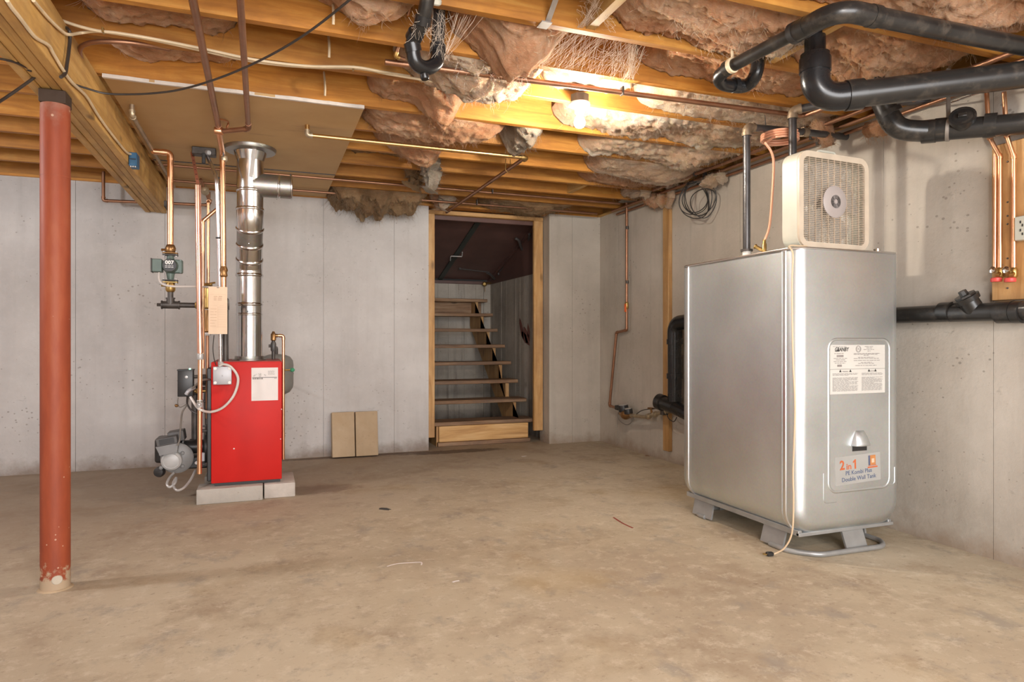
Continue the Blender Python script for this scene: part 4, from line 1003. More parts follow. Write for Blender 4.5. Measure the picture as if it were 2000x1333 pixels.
# brass air separator column behind the tag
av = thing('air_valve', 'brass air valve and flow fittings stacked beside the hanging tag', 'valve', (xh, PYY, 1.2))
zq = lambda py: onY(404, py, PYY).z
t = BM(); lathe(t, [(.018, 0), (.026, .01), (.026, zq(560) - zq(604) - .01), (.018, zq(560) - zq(604))], (xh, PYY, zq(604)), (0, 0, 1), 16); obj('body', t, M['brass'], av)
t = BM(); lathe(t, [(.03, 0), (.034, .006), (.03, .014), (.015, .02)], (xh, PYY, zq(559)), (0, 0, 1), 16); cyl(t, (xh, PYY, zq(555)), (xh + .05, PYY - .01, zq(552)), .006, n=8); obj('cap', t, M['brass'], av)
t = BM(); lathe(t, [(.016, 0), (.024, .01), (.020, .04), (.026, .07), (.016, zq(606) - zq(650))], (xh, PYY, zq(650)), (0, 0, 1), 14); obj('check_valve', t, M['bronze'], av)
t = BM(); lathe(t, [(.022, 0), (.025, .01), (.022, .02)], (xh, PYY, zq(650) - .02), (0, 0, 1), 8); obj('nut', t, M['grey'], av)
t = BM(); cyl(t, (xh, PYY, zq(655)), (xh, PYY, 0.56), .011); cyl(t, (xh, PYY, 0.56), (BX0 - .02, PYY + .02, 0.56), .011); obj('drop_pipe', t, M['oldcopper'], av)
# long free copper drop in front of the header
HY = 4.74
fd = thing('discharge_pipe', 'long bright copper pipe hanging free in front of the boiler left edge', 'copper pipe', onY(390, 925, HY))
u0, u1, u2 = onY(386.5, 362, HY), onY(391, 690, HY), onY(389.5, 926, HY)
for nm, a, b, r in (('pipe_section', u0, u1, .0185), ('lower_pipe_section', u1, u2, .0145)):
    t = BM(); cyl(t, a, b, r, n=18, caps=True); obj(nm, t, M['pinkcopper' if r > .016 else 'copper'], fd)
for py, r, mt, l in ((697, .021, 'grey', .04), (693, .02, 'solder', .014), (785, .019, 'solder', .012), (789, .019, 'grey', .05)):
    p = onY(391 if py < 750 else 390.3, py, HY); coupling(fd, p, (0, 0, 1), r, l, M[mt])
t = BM(); p = onY(390.3, 790, HY); lathe(t, [(.009, 0), (.011, .01), (.006, .02)], p + Vector((0, -.014, 0)), (0, -1, 0), 8); obj('clamp_screw', t, M['grey'], fd)
# perforated strap from ceiling to that pipe
ps = thing('hanger_strap', 'pink perforated hanger strap from ceiling to the free copper pipe', 'strap', onY(375, 300, HY))
sa, sb = onZ(375, 298, 2.404), u0 + Vector((.0, 0, .01))
t = BM(); dd = (sb - sa).normalized(); sd = Vector((1, 0, 0)); sd = (sd - dd * sd.dot(dd)).normalized(); nn = dd.cross(sd)
obox(t, (sa + sb) / 2, dd, sd, nn, (sb - sa).length / 2, .010, .001); obj('strap_band', t, M['pinkstrap'], ps)
for i in range(6):
    t = BM(); lathe(t, [(.0045, 0), (.0045, .0008)], sa + (sb - sa) * (.12 + .15 * i) - nn * (.0012 if nn.y > 0 else -.0012), -nn if nn.y > 0 else nn, 8); obj('strap_hole', t, M['black'], ps)
# pipe with a 45 degree jog
jp = thing('jogged_copper_pipe', 'copper pipe with a slanting jog linking the header to the tall riser', 'copper pipe', onY(397, 690, 4.85))
JYY = 4.85
pipe(jp, [onY(396, 720, JYY), onY(396.5, 432, JYY), onY(436, 398, JYY)], .0115, M['copper'], M['copper'], fr=1.15, R=.02)
tp = thing('thin_copper_pipe', 'thin copper pipe running down behind the jogged pipe to the air valve', 'copper pipe', onY(406, 560, 5.0))
pipe(tp, [onY(412, 392, 5.6), onY(407, 394, 5.0), onY(406.5, 556, 5.0)], .010, M['copper'], M['copper'], fr=1.2, R=.015)
# tall riser joining the two ceiling mains
RYY = 4.62
ri = thing('copper_riser', 'tall copper riser from the ceiling tee down behind the hanging tag', 'copper pipe', onY(436, 555, RYY))
xR = onY(437, 450, RYY).x
zR = lambda py: onY(436, py, RYY).z
pipe(ri, [(xR - .012, 4.32, 2.345), (xR - .008, RYY, zR(300)), (xR, RYY, zR(548))], .0165, M['copper'], None, R=.05)
coupling(ri, (xR, RYY, zR(310)), (0, 0, 1), .021, .03, M['solder'])
t = BM(); lathe(t, [(.017, 0), (.024, .01), (.020, .03), (.026, .045), (.018, .07)], (xR, RYY, zR(542)), (0, 0, 1), 14); obj('union', t, M['bronze'], ri)
t = BM(); cyl(t, (xR, RYY, zR(540)), (xR, RYY, zR(600)), .0165); obj('pipe_section', t, M['copper'], ri)
t = BM(); box(t, xR - .004, xR + .004, RYY - .05, RYY + .05, zR(308), zR(302)); obj('clip', t, M['darkgrey'], ri)
# black iron riser from the boiler top
bp = thing('iron_riser', 'black iron riser standing on the left of the boiler top', 'iron pipe', (-.24, 5.0, BZ1))
xb = onY(440, 660, 5.0).x
t = BM(); cyl(t, (xb, 5.0, BZ1 + .003), (xb, 5.0, onY(440, 606, 5.0).z), .0215); obj('pipe_section', t, M['iron'], bp)
t = BM(); zt2 = onY(440, 600, 5.0).z; sweep(t, fillet([(xb, 5.0, zt2 - .02), (xb, 5.0, zt2 + .02), (xR, 4.75, zt2 + .03), (xR, RYY, zR(596))], .04, 6), [.026] * len(fillet([(xb, 5.0, zt2 - .02), (xb, 5.0, zt2 + .02), (xR, 4.75, zt2 + .03), (xR, RYY, zR(596))], .04, 6)), 16); obj('elbow', t, M['iron'], bp)
# black return pipe left of the boiler
bk = thing('return_pipe', 'black iron return pipe standing behind the burner tube', 'iron pipe', onY(381, 860, 5.2))
xk = onY(381, 800, 5.2).x
t = BM(); cyl(t, (xk, 5.2, onY(381, 872, 5.2).z), (xk, 5.2, onY(381, 760, 5.2).z), .024); obj('pipe_section', t, M['iron'], bk)
t = BM(); zk = onY(381, 762, 5.2).z; cyl(t, (xk - .01, 5.2, zk), (BX0 - .02, 5.2, zk), .022); obj('nipple', t, M['iron'], bk)
t = BM(); lathe(t, [(.03, -.035), (.033, -.02), (.033, .02), (.03, .035)], (xk, 5.2, zk), (0, 0, 1), 14); obj('elbow', t, M['black'], bk)
t = BM(); zz = onY(381, 866, 5.2).z; lathe(t, [(.03, -.035), (.033, -.02), (.033, .02), (.03, .035)], (xk, 5.2, zz), (1, 0, 0), 14); cyl(t, (xk, 5.2, zz), (BX0 - .02, 5.2, zz), .022); obj('lower_elbow', t, M['black'], bk)
# gauge cluster fittings between black box and boiler
gc = thing('control_fittings', 'cluster of brass and black fittings on the boiler end beside the black control', 'pipe fitting', onY(400, 765, 4.95))
for (px, py, r, l, mt) in ((400, 764, .010, .10, 'brass'), (402, 784, .008, .06, 'darkgrey'), (400, 842, .012, .07, 'darkgrey')):
    p = onY(px, py, 4.95); t = BM(); cyl(t, (BX0 - .02, 4.95, p.z), (BX0 - .02 - l, 4.95, p.z), r, n=10); lathe(t, [(r*1.6, 0), (r*1.8, .01), (r*1.6, .02)], (BX0 - .02 - l * .6, 4.95, p.z), (-1, 0, 0), 8); obj('fitting', t, M[mt], gc)
a, b = onY(401, 784, 4.95), onY(402, 850, 4.95); t = BM(); cyl(t, a, b, .006, n=8); obj('sight_tube', t, M['iron'], gc)
a = onY(404, 742, 4.93); t = BM(); lathe(t, [(.03, 0), (.036, .01), (.036, .05), (.03, .06)], (BX0 - .085, 4.95, a.z), (1, 0, 0), 16); obj('thermowell', t, M['black'], gc)

# ------------------------------------------------------------------ controls, conduit, tag
ct = thing('control_box', 'black aquastat control box with a small green light on top', 'control box', onY(361, 775, 4.86))
a, b = onY(346.5, 723, 4.84), onY(377, 775, 4.84)
t = BM(); box(t, a.x, b.x, 4.84, 4.93, b.z, a.z, .004, 2); obj('housing', t, M['black'], ct)
t = BM(); box(t, a.x - .003, b.x + .003, 4.836, 4.934, a.z - .006, a.z + .002, .002); obj('lid', t, M['black'], ct)
p = onY(364, 737, 4.84); t = BM(); lathe(t, [(.009, 0), (.009, .002), (.004, .003)], p, (0, -1, 0), 14); obj('knob', t, M['grey'], ct)
p = onY(371, 722, 4.85); t = BM(); lathe(t, [(.006, 0), (.005, .006), (.002, .008)], (p.x, 4.85, a.z + .002), (0, 0, 1), 10); obj('light', t, emissive('green_led', (.25, 1, .55), 12), ct, label='glowing green light')
t = BM(); cyl(t, (b.x - .004, 4.89, a.z - .05), (BX0 - .02, 4.94, a.z - .05), .012, n=10); obj('bracket', t, M['darkgrey'], ct)
p = onY(369, 767, 4.83); t = BM(); sweep(t, spline([p + Vector((.03, .02, .03)), p + Vector((0, -.012, .012)), p + Vector((-.016, -.012, -.012))], 4), .012, 10); obj('connector', t, M['boxgrey'], ct)
gb = thing('junction_box', 'grey metal junction box with a cross mark on the boiler front corner', 'junction box', onY(433, 735, BY0))
a, b = onY(416.5, 717, BY0 - .05), onY(452, 751, BY0 - .05)
t = BM(); box(t, a.x, b.x, BY0 - .05, BY0 - .001, b.z, a.z, .006, 2); obj('box_body', t, M['boxgrey'], gb)
t = BM(); box(t, a.x - .001, b.x + .001, BY0 - .054, BY0 - .0495, b.z - .001, a.z + .001, .003, 2); obj('cover', t, M['boxgrey'], gb)
for sx in (a.x + .012, b.x - .012):
    for sz in (b.z + .012, a.z - .012):
        t = BM(); lathe(t, [(.010, 0), (.010, .003), (.004, .004)], (sx, BY0 - .054, sz), (0, -1, 0), 12); obj('corner_boss', t, M['white'], gb)
p = (a + b) / 2; text('mark', 'x', .02, (p.x, BY0 - .0552, p.z), M['greyink'], gb)
em = thing('conduit', 'shiny electrical conduit from the ceiling box down to the grey junction box', 'conduit', onY(430, 716, 4.80))
cx_ = (a.x + b.x) / 2 - .012
pts = [onZ(403, 302, 2.37), onY(423, 344, 4.70), Vector((onY(427, 460, 4.72).x, 4.74, onY(427, 460, 4.74).z)), Vector((cx_, BY0 - .028, a.z + .03))]
t = BM(); sweep(t, fillet(pts, .10, 6), .0125, 14); obj('tube', t, M['emt'], em)
t = BM(); lathe(t, [(.015, 0), (.018, .01), (.018, .03), (.014, .035)], (cx_, BY0 - .028, a.z - .001), (0, 0, 1), 12); obj('connector', t, M['grey'], em)
for py in (348, 465):
    q = onY(426, py, 4.725); t = BM(); lathe(t, [(.0145, -.004), (.0145, .004)], q, (0, 0, 1), 12); obj('tie', t, M['black'], em)
cbx = thing('ceiling_box', 'grey electrical box with a lever switch on the drywall ceiling', 'junction box', onZ(400, 300, 2.40))
p = onZ(399, 296, 2.385)
t = BM(); box(t, p.x - .075, p.x + .075, p.y - .04, p.y + .04, 2.355, 2.405, .004); obj('box_body', t, M['iron'], cbx)
t = BM(); box(t, p.x - .012, p.x + .012, p.y - .052, p.y - .040, 2.29, 2.36, .003); obj('lever', t, M['black'], cbx)
t = BM(); lathe(t, [(.018, 0), (.02, .02), (.014, .03)], (p.x + .02, p.y - .03, 2.372), (.5, -.9, -.2), 10); obj('connector', t, M['boxgrey'], cbx)
tg = thing('service_tag', 'manila service record card hanging from the shiny conduit', 'tag', onY(425, 655, 4.57))
a, b = onY(407, 560, 4.57), onY(444, 653, 4.57)
t = BM(); box(t, a.x, b.x, 4.57, 4.572, b.z, a.z, .0005); card = obj('card', t, M['card'], tg)
t = BM(); w_ = b.x - a.x; h_ = a.z - b.z; yt = 4.5692
def cl(x0, x1, f, th=.0009): box(t, a.x + w_ * x0, a.x + w_ * x1, yt, yt + .0004, a.z - h_ * f - th, a.z - h_ * f)
cl(.08, .92, .162); cl(.10, .46, .395); cl(.60, .80, .395)
for i in range(9): cl(.50, .92, .43 + i * .052, .0006)
box(t, a.x + w_ * .5, a.x + w_ * .506, yt, yt + .0004, a.z - h_ * .86, a.z - h_ * .42)
cl(.16, .92, .85, .0006); fine_print(t, (a.x + w_ * .28, yt, a.z - h_ * .205), (1, 0, 0), (0, 0, 1), w_ * .45, 3, .011, thick=.4, word=.03)
fine_print(t, (a.x + w_ * .10, yt, a.z - h_ * .47), (1, 0, 0), (0, 0, 1), w_ * .34, 7, .018, thick=.14, word=.03)
o = obj('fine_print', t, M['cardink'], card); o['kind'] = 'stuff'
t = BM(); box(t, a.x + w_ * .44, a.x + w_ * .56, yt - .0002, yt + .0008, a.z - h_ * .025, a.z - h_ * .010); obj('staple', t, M['black'], tg)
t = BM(); cyl(t, ((a.x + b.x) / 2, 4.57, a.z - h_ * .015), (onY(427, 500, 4.74).x, 4.727, a.z + .02), .0012, n=6); obj('tie_wire', t, M['greycord'], tg)

# flexible cables
def cable(name, label, pts, r, mat, cat='cable', n=8, k=8, group=None, kind=None):
    t = BM(); sweep(t, spline(pts, k), r, n); return tag(obj(name, t, M[mat]), label, cat, group, kind)
cable('flexible_conduit', 'white flexible conduit looping from the grey box to the black control', [onY(428, 716, 4.80), onY(436, 712, 4.80), onY(452, 718, 4.80), onY(465, 740, 4.80), onY(457, 772, 4.80), onY(436, 796, 4.80), onY(412, 805, 4.78), onY(392, 801, 4.72), onY(383, 793, 4.78), onY(372, 776, 4.83)], .0085, 'whitecable')
cable('pump_cable', 'grey armoured cable curving from the pump terminal box to the header', [onY(311, 533, 4.88), onY(311, 545, 4.86), onY(316, 554, 4.84), onY(326, 558, 4.82), onY(345, 560, 4.80), onY(380, 560, 4.80), onY(408, 561, 4.88)], .007, 'whitecable')
cable('control_cable', 'grey cable arching from the boiler casting to the black control box', [onY(412, 742, 4.90), onY(400, 742, 4.82), onY(390, 746, 4.80), onY(376, 759, 4.82)], .007, 'greycord')
cable('black_control_wire', 'black wire loop hanging under the black control box', [onY(366, 774, 4.86), onY(366, 790, 4.80), onY(376, 804, 4.78), onY(390, 808, 4.79), onY(402, 800, 4.86)], .006, 'blackcord')
cable('burner_cable', 'grey cable from the black control box down to the burner', [onY(369, 775, 4.87), onY(364, 792, 4.86), onY(356, 806, 4.86), onY(353, 830, 4.87), onY(351, 858, 4.88), onY(347, 871, 4.88)], .006, 'greycord')
cable('sensor_wire', 'short wire with a small brown plug below the black control box', [onY(348, 777, 4.86), onY(347, 788, 4.86), onY(352, 796, 4.86), onY(364, 790, 4.86)], .003, 'greycord')
pp = onY(346, 790, 4.86); t = BM(); lathe(t, [(.004, 0), (.012, .004), (.012, .014), (.004, .020)], pp, (-.4, 0, -1), 8); tag(obj('wire_plug', t, M['bronze']), 'small brown plug dangling under the black control box', 'plug')
cable('pigtail_wires', 'pair of dark thin wires left of the conduit above the boiler', [onY(418, 655, 4.80), onY(416, 680, 4.80), onY(418, 700, 4.80), onY(422, 714, 4.82)], .003, 'blackcord')

# ------------------------------------------------------------------ burner
bu = thing('oil_burner', 'oil burner with silver motor and black tube entering the boiler left side', 'burner', onY(335, 925, 5.0))
BYY = 5.10; zt3 = .342
t = BM(); lathe(t, [(.048, 0), (.048, .19)], (BX0 - .03, BYY, zt3), (-1, 0, 0), 24); obj('air_tube', t, M['black'], bu)
for xx in (BX0 - .04, BX0 - .185):
    t = BM(); lathe(t, [(.050, 0), (.058, .002), (.058, .010), (.050, .012)], (xx, BYY, zt3), (-1, 0, 0), 24); obj('tube_flange', t, M['grey'], bu)
t = BM(); box(t, BX0 - .36, BX0 - .21, BYY - .08, BYY + .08, zt3 - .09, zt3 + .08, .02, 3); obj('fan_housing', t, M['black'], bu)
mc = onY(334, 902, 4.93)
t = BM(); lathe(t, [(.098, 0), (.102, .01), (.102, .035), (.088, .045)], (mc.x + .03, BYY - .075, mc.z + .01), (0, -1, 0), 32); obj('housing_ring', t, M['castgrey'], bu)
t = BM(); lathe(t, [(.066, 0), (.066, .09), (.062, .104), (.05, .112), (.046, .110), (.03, .115), (.012, .116)], (mc.x, 5.05, mc.z), (0, -1, 0), 32); obj('motor', t, M['motor'], bu, label='silver motor with ringed end')
for th in (35, 145, 215, 325):
    q = Vector((mc.x + .078 * cos(radians(th)), 4.985, mc.z + .078 * sin(radians(th)))); t = BM(); lathe(t, [(.013, 0), (.013, .02), (.006, .025)], q, (0, -1, 0), 10); obj('lug', t, M['castgrey'], bu)
p = onY(373, 889, 4.99)
t = BM(); box(t, BX0 - .19, BX0 - .03, BYY - .07, BYY + .05, .20, .285, .01); obj('fuel_pump', t, M['black'], bu)
t = BM(); lathe(t, [(.012, 0), (.016, .01), (.012, .03)], (BX0 - .10, BYY - .07, .245), (0, -1, 0), 10); obj('nozzle_line', t, M['grey'], bu)
a = onY(396, 893, 4.98); t = BM(); box(t, a.x - .014, a.x + .014, 4.97, 5.0, a.z - .03, a.z + .03, .003); obj('bracket', t, M['boxgrey'], bu)
# ignition transformer + primary control on top, tilted
u_ = Vector((cos(radians(9)), 0, sin(radians(9)))); v_ = Vector((-sin(radians(9)), 0, cos(radians(9))))
c1 = onY(330, 876, 4.98)
t = BM(); pts = [c1 + u_ * x + v_ * z + Vector((0, -.06, 0)) for x, z in ((-.052, -.03), (.052, -.03), (.068, .03), (-.068, .03))]; prism(t, pts, (0, .13, 0)); obj('control_base', t, M['castgrey'], bu)
c2 = onY(328, 860, 4.98); t = BM(); obox(t, c2, u_, Vector((0, 1, 0)), v_, .064, .062, .026, .004); obj('primary_control', t, M['darkgrey'], bu)
t = BM(); obox(t, c2 + Vector((0, -.063, 0)), u_, Vector((0, 1, 0)), v_, .045, .002, .018); obj('control_face', t, M['black'], bu)
c3 = onY(346, 851, 5.05); t = BM(); obox(t, c3, u_, Vector((0, 1, 0)), v_, .05, .06, .035, .004); obj('transformer', t, M['darkgrey'], bu)
c4 = onY(314, 923, 4.99); t = BM(); lathe(t, [(.01, 0), (.032, .008), (.036, .03), (.03, .05), (.01, .055)], c4 + Vector((0, .03, 0)), (-.3, -1, .1), 18); obj('air_shutter', t, M['black'], bu)
cable('oil_hose', 'grey braided oil hose curling on the floor under the burner', [onY(339, 925, 4.93), onY(331, 934, 4.86), onY(326, 946, 4.80), onY(332, 952, 4.78), onY(342, 944, 4.80), onY(344, 934, 4.86), onY(338, 946, 4.80), onY(345, 958, 4.74), onY(358, 954, 4.76), onY(372, 938, 4.85), onY(381, 920, 4.98)], .008, 'grey', 'hose')
# loop pipes near the beam end, left of the pump
lp = thing('beam_end_pipe', 'brown copper pipe dropping behind the beam end and running right along the wall', 'copper pipe', onY(205, 350, 6.2))
pipe(lp, [onY(202, 335, 6.2), onY(202, 392, 6.2), onY(408, 401, 6.2), onY(408, 375, 6.2)], .0125, M['oldcopper'], M['oldcopper'], fr=1.25, R=.02)
t = BM(); p = onY(319, 397, 6.2); box(t, p.x - .02, p.x + .03, 6.18, YB - .002, p.z - .03, p.z + .02, .004); obj('wall_clip', t, M['iron'], lp)
sb_ = thing('strainer', 'old brass strainer fitting under the drywall at the back wall', 'valve', onY(400, 372, 6.0))
pipe(sb_, [onY(392, 350, 5.9), onY(403, 380, 6.05), onY(411, 397, 6.15)], .010, M['oldcopper'])
p = onY(400, 372, 6.0); t = BM(); lathe(t, [(.015, -.04), (.03, -.03), (.034, 0), (.03, .03), (.015, .04)], p, onY(411, 397, 6.15) - onY(392, 350, 5.9), 12); obj('strainer_body', t, M['solder'], sb_)
# mains under the ceiling
m1 = thing('left_ceiling_main', 'brown copper main slanting over the drywall to the tall riser, left of two', 'copper pipe', (-.25, 3.0, 2.37))
pipe(m1, [(-.245, 0.6, 2.375), (-.252, 4.30, 2.36), (xR - .012, 4.36, 2.34)], .0165, M['oldcopper'], M['oldcopper'], fr=1.15, R=.03)
m2 = thing('right_ceiling_main', 'brown copper main ending in an elbow above the flue, right of two', 'copper pipe', (-.08, 3.0, 2.37))
q = onZ(485, 247, 2.36)
pipe(m2, [(-.078, 0.6, 2.375), (-.085, 4.20, 2.36), (q.x, q.y, 2.345), (xR - .02, 4.33, 2.335)], .0145, M['oldcopper'], M['oldcopper'], fr=1.2, R=.02)
coupling(m2, (xR - .012, 4.325, 2.338), (1, 0, 0), .022, .05, M['copper'], 'tee')
c_ = onZ(445, 238, 2.39); cable('stub_tube', 'short thin copper tube bending into the drywall near the ceiling tee', [onZ(425, 232, 2.38), c_, onZ(443, 250, 2.36)], .006, 'copper', 'copper pipe')
gp_ = thing('galvanised_branch', 'dull branch pipe rising through the drywall and running back along the beam', 'copper pipe', onZ(258, 215, 2.40))
a, b, c_ = onZ(258, 212, 2.403), onZ(258, 226, 2.345), onZ(340, 365, 2.345)
pipe(gp_, [(b.x, b.y, 2.41), b, (c_.x, c_.y, 2.345)], .0125, M['greypipe'], M['solder'], fr=1.35, R=.02)
t = BM(); cyl(t, onZ(308, 296, 2.345), e0, .018, n=14); obj('tee', t, M['copper'], gp_)
# ------------------------------------------------------------------ oil tank
TX0_, TX1_, TY0, TY1, TZ0, TZ1 = 2.448, 3.155, 2.55, 3.52, 0.115, 1.543
tk = thing('oil_tank', 'tall silver double wall oil tank on low grey metal feet', 'oil tank', (2.80, 3.03, 0))
def tprofile(inset, rb=0.12, rt=0.012, top_in=0.0, n=8):
    x0, x1, z0, z1 = TX0_ + inset, TX1_ - inset, TZ0 + inset, TZ1 - top_in
    r = max(rb - inset * .5, .02); pts = []
    for cx, cz, a0, rr in ((x1 - r, z0 + r, -90, r), (x1 - rt, z1 - rt, 0, rt), (x0 + rt, z1 - rt, 90, rt), (x0 + r, z0 + r, 180, r)):
        for k in range(n + 1):
            a = radians(a0 + 90 * k / n); pts.append((cx + rr * cos(a), cz + rr * sin(a)))
    return pts
RC = 0.062
rows = []
for k in range(9):
    a = pi / 2 * k / 8; rows.append((TY0 + RC * (1 - sin(a)) , RC * (1 - cos(a))))
rows = [(TY0 + RC - RC * sin(pi/2*(8-k)/8), RC - RC * cos(pi/2*(8-k)/8)) for k in range(9)]
rows += [(TY1 - RC + RC * sin(pi/2*k/8), RC - RC * cos(pi/2*k/8)) for k in range(9)]
t = BM(); rr_ = []
for y, ins in rows: rr_.append([t.verts.new((x, y, z)) for x, z in tprofile(ins)])
n = len(rr_[0])
for A, B in zip(rr_, rr_[1:]):
    for k in range(n): t.faces.new((A[k], A[(k+1) % n], B[(k+1) % n], B[k]))
t.faces.new(rr_[0]); t.faces.new(list(reversed(rr_[-1]))); bmesh.ops.recalc_face_normals(t, faces=t.faces[:])
obj('shell', t, M['galv'], tk, sharp=50)
def band(y0, y1, out, nm, mt):
    t = BM(); P = tprofile(-out); Q = tprofile(.004); n = len(P)
    rws = [[t.verts.new((x, y, z)) for x, z in pr] for y, pr in ((y0 - .003, Q), (y0, P), (y1, P), (y1 + .003, Q))]
    for A, B in zip(rws, rws[1:]):
        for k in range(n): t.faces.new((A[k], A[(k+1) % n], B[(k+1) % n], B[k]))
    bmesh.ops.recalc_face_normals(t, faces=t.faces[:]); obj(nm, t, M[mt], tk)
band(TY0 + .070, TY0 + .084, .0055, 'seam_band', 'galvtrim')
band(TY0 + .096, TY0 + .102, .003, 'seam_band', 'galv')
band(TY1 - .090, TY1 - .072, .0055, 'seam_band', 'galvtrim')
# top lip
t = BM(); lip = [(TX0_ - .006, TY0 + .05), (TX0_ + .05, TY0 - .004), (TX1_ - .05, TY0 - .004), (TX1_ + .006, TY0 + .05), (TX1_ + .006, TY1 - .05), (TX1_ - .05, TY1 + .004), (TX0_ + .05, TY1 + .004), (TX0_ - .006, TY1 - .05)]
sweep(t, fillet([Vector((x, y, TZ1)) for x, y in lip] + [Vector((lip[0][0], lip[0][1], TZ1))], .05, 4)[:-1], .0055, 8, closed=True); obj('top_lip', t, M['galvtrim'], tk)
# embossed panel on the front
a, b = onY(1619, 663, TY0), onY(1738, 957, TY0)
px0, px1, pz0, pz1 = a.x, b.x, onY(1680, 957, TY0).z, onY(1680, 663, TY0).z
def rrect(x0, x1, z0, z1, r, y, n=6):
    out = []
    for cx, cz, a0 in ((x1 - r, z0 + r, -90), (x1 - r, z1 - r, 0), (x0 + r, z1 - r, 90), (x0 + r, z0 + r, 180)):
        for k in range(n + 1):
            q = radians(a0 + 90 * k / n); out.append(Vector((cx + r * cos(q), y, cz + r * sin(q))))
    return out
t = BM(); sweep(t, rrect(px0, px1, pz0, pz1, .05, TY0 + .0085), .0115, 10, closed=True); obj('embossed_ridge', t, M['galv'], tk)
for sx, x_ in ((-1, px0), (1, px1)):
    q = [Vector((x_ + sx * .035, TY0 + .003, pz0 + .10)), Vector((x_ + sx * .035, TY0 + .003, pz0 - .05 if sx < 0 else pz0 + .01)), Vector((x_ - sx * .05, TY0 + .003, pz0 - .05 if sx < 0 else pz0 + .01))]
    t = BM(); sweep(t, fillet([v + Vector((0, .0008, 0)) for v in q], .02, 4), .005, 6); obj('corner_emboss', t, M['galv'], tk)
# pressed inspection hood
hc = onY(1679, 862, TY0)
# pressed steel louvre: narrow at the top, swelling to an open mouth at the bottom
def hood_row(z, wdt, dep): return [Vector((hc.x + wdt * q, TY0 + .001 - dep * (1 - abs(q) ** 5), hc.z + z)) for q in (-1, -.9, -.78, -.4, 0, .4, .78, .9, 1)]
rws = [hood_row(.054, .030, .002), hood_row(.046, .034, .014), hood_row(.020, .046, .026), hood_row(-.014, .059, .036), hood_row(-.022, .060, .034)]
t = BM(); V_ = [[t.verts.new(p) for p in r] for r in rws]
for A, B in zip(V_, V_[1:]):
    for k in range(8): t.faces.new((A[k], A[k+1], B[k+1], B[k]))
bmesh.ops.recalc_face_normals(t, faces=t.faces[:]); bmesh.ops.solidify(t, geom=t.faces[:], thickness=.002); obj('hood', t, M['galv'], tk, sharp=30)
t = BM(); box(t, hc.x - .050, hc.x + .048, TY0 - .0015, TY0 + .001, hc.z - .050, hc.z - .020); obj('hood_slot', t, M['black'], tk)
# data label
a, b = onY(1621, 675, TY0), onY(1728, 769, TY0)
lx0, lx1 = a.x, b.x; lz1, lz0 = onY(1675, 674, TY0).z, onY(1675, 769, TY0).z
t = BM(); box(t, lx0, lx1, TY0 - .0012, TY0 + .001, lz0, lz1); dl = obj('data_label', t, M['label'], tk, label='white data label with fine print')
Wl, Hl = lx1 - lx0, lz1 - lz0; yl = TY0 - .0018; U, V = (1, 0, 0), (0, 0, 1)
def LP(fx, fz): return (lx0 + Wl * fx, yl, lz1 - Hl * fz)
text('logo', 'GRANBY', .028, LP(.20, .095), M['ink'], dl, shear=.25, bold=.0006, squeeze=.82)
t = BM(); p = Vector(LP(.075, .135)); prism(t, [p, p + Vector((.03, 0, 0)), p + Vector((.034, 0, .010)), p + Vector((.016, 0, .006))], (0, .0005, 0)); obj('logo_mark', t, M['ink'], dl)
t = BM()
for rr in (.017, .013): sweep(t, [Vector(LP(.505, .085)) + Vector((rr * cos(i * pi / 10), 0, rr * sin(i * pi / 10))) for i in range(20)], .0010, 5, closed=True)
obj('seal', t, M['greyink'], dl); text('seal_letters', 'UL', .015, LP(.505, .085), M['greyink'], dl)
t = BM()
fine_print(t, LP(.05, .035), U, V, Wl * .24, 1, .006, thick=.35)
for (fx, fz, wd, rw) in ((.07, .175, .17, 1), (.06, .275, .24, 1), (.10, .305, .17, 1), (.06, .338, .23, 1), (.08, .37, .19, 1)): fine_print(t, LP(fx, fz), U, V, Wl * wd, rw, .007, thick=.4)
for (fx, fz, wd) in ((.62, .035, .16), (.65, .065, .11), (.60, .098, .21), (.67, .13, .06), (.42, .178, .50), (.42, .198, .46), (.60, .218, .09), (.50, .258, .31), (.42, .282, .49), (.42, .322, .50), (.55, .362, .21), (.50, .385, .30), (.45, .425, .41)): fine_print(t, LP(fx, fz), U, V, Wl * wd, 1, .007, thick=.4)
for i in range(22):
    if i == 3 or i == 4: continue
    fine_print(t, LP(.04, .585 + i * .0168), U, V, Wl * (.46 if i not in (2, 9, 14) else .30), 1, .0055, thick=.34, rag=.1)
    if i != 3: fine_print(t, LP(.565, .585 + i * .0168), U, V, Wl * (.39 if i not in (6, 12) else .24), 1, .0055, thick=.34, rag=.1)
o = obj('fine_print', t, M['greyink'], dl); o['kind'] = 'stuff'
t = BM()
for (x0, x1, f0, f1) in ((.115, .235, .205, .248), (.125, .205, .40, .445)): box(t, lx0 + Wl * x0, lx0 + Wl * x1, yl - .0002, yl + .0004, lz1 - Hl * f1, lz1 - Hl * f0)
obj('number_plate', t, M['greyink'], dl)
t = BM(); box(t, lx0, lx1, yl, yl + .0004, lz1 - Hl * .497, lz1 - Hl * .492)
for fx in (.18, .36, .70, .82):
    p = Vector(LP(fx, .555)); prism(t, [p + Vector((-.008, 0, 0)), p + Vector((.008, 0, 0)), p + Vector((0, 0, .014))], (0, .0004, 0))
obj('warning_marks', t, M['ink'], dl); text('warning_word', 'WARNING', .0085, LP(.27, .545), M['greyink'], dl); text('warning_word', 'CAUTION', .0085, LP(.76, .545), M['greyink'], dl, squeeze=.8)
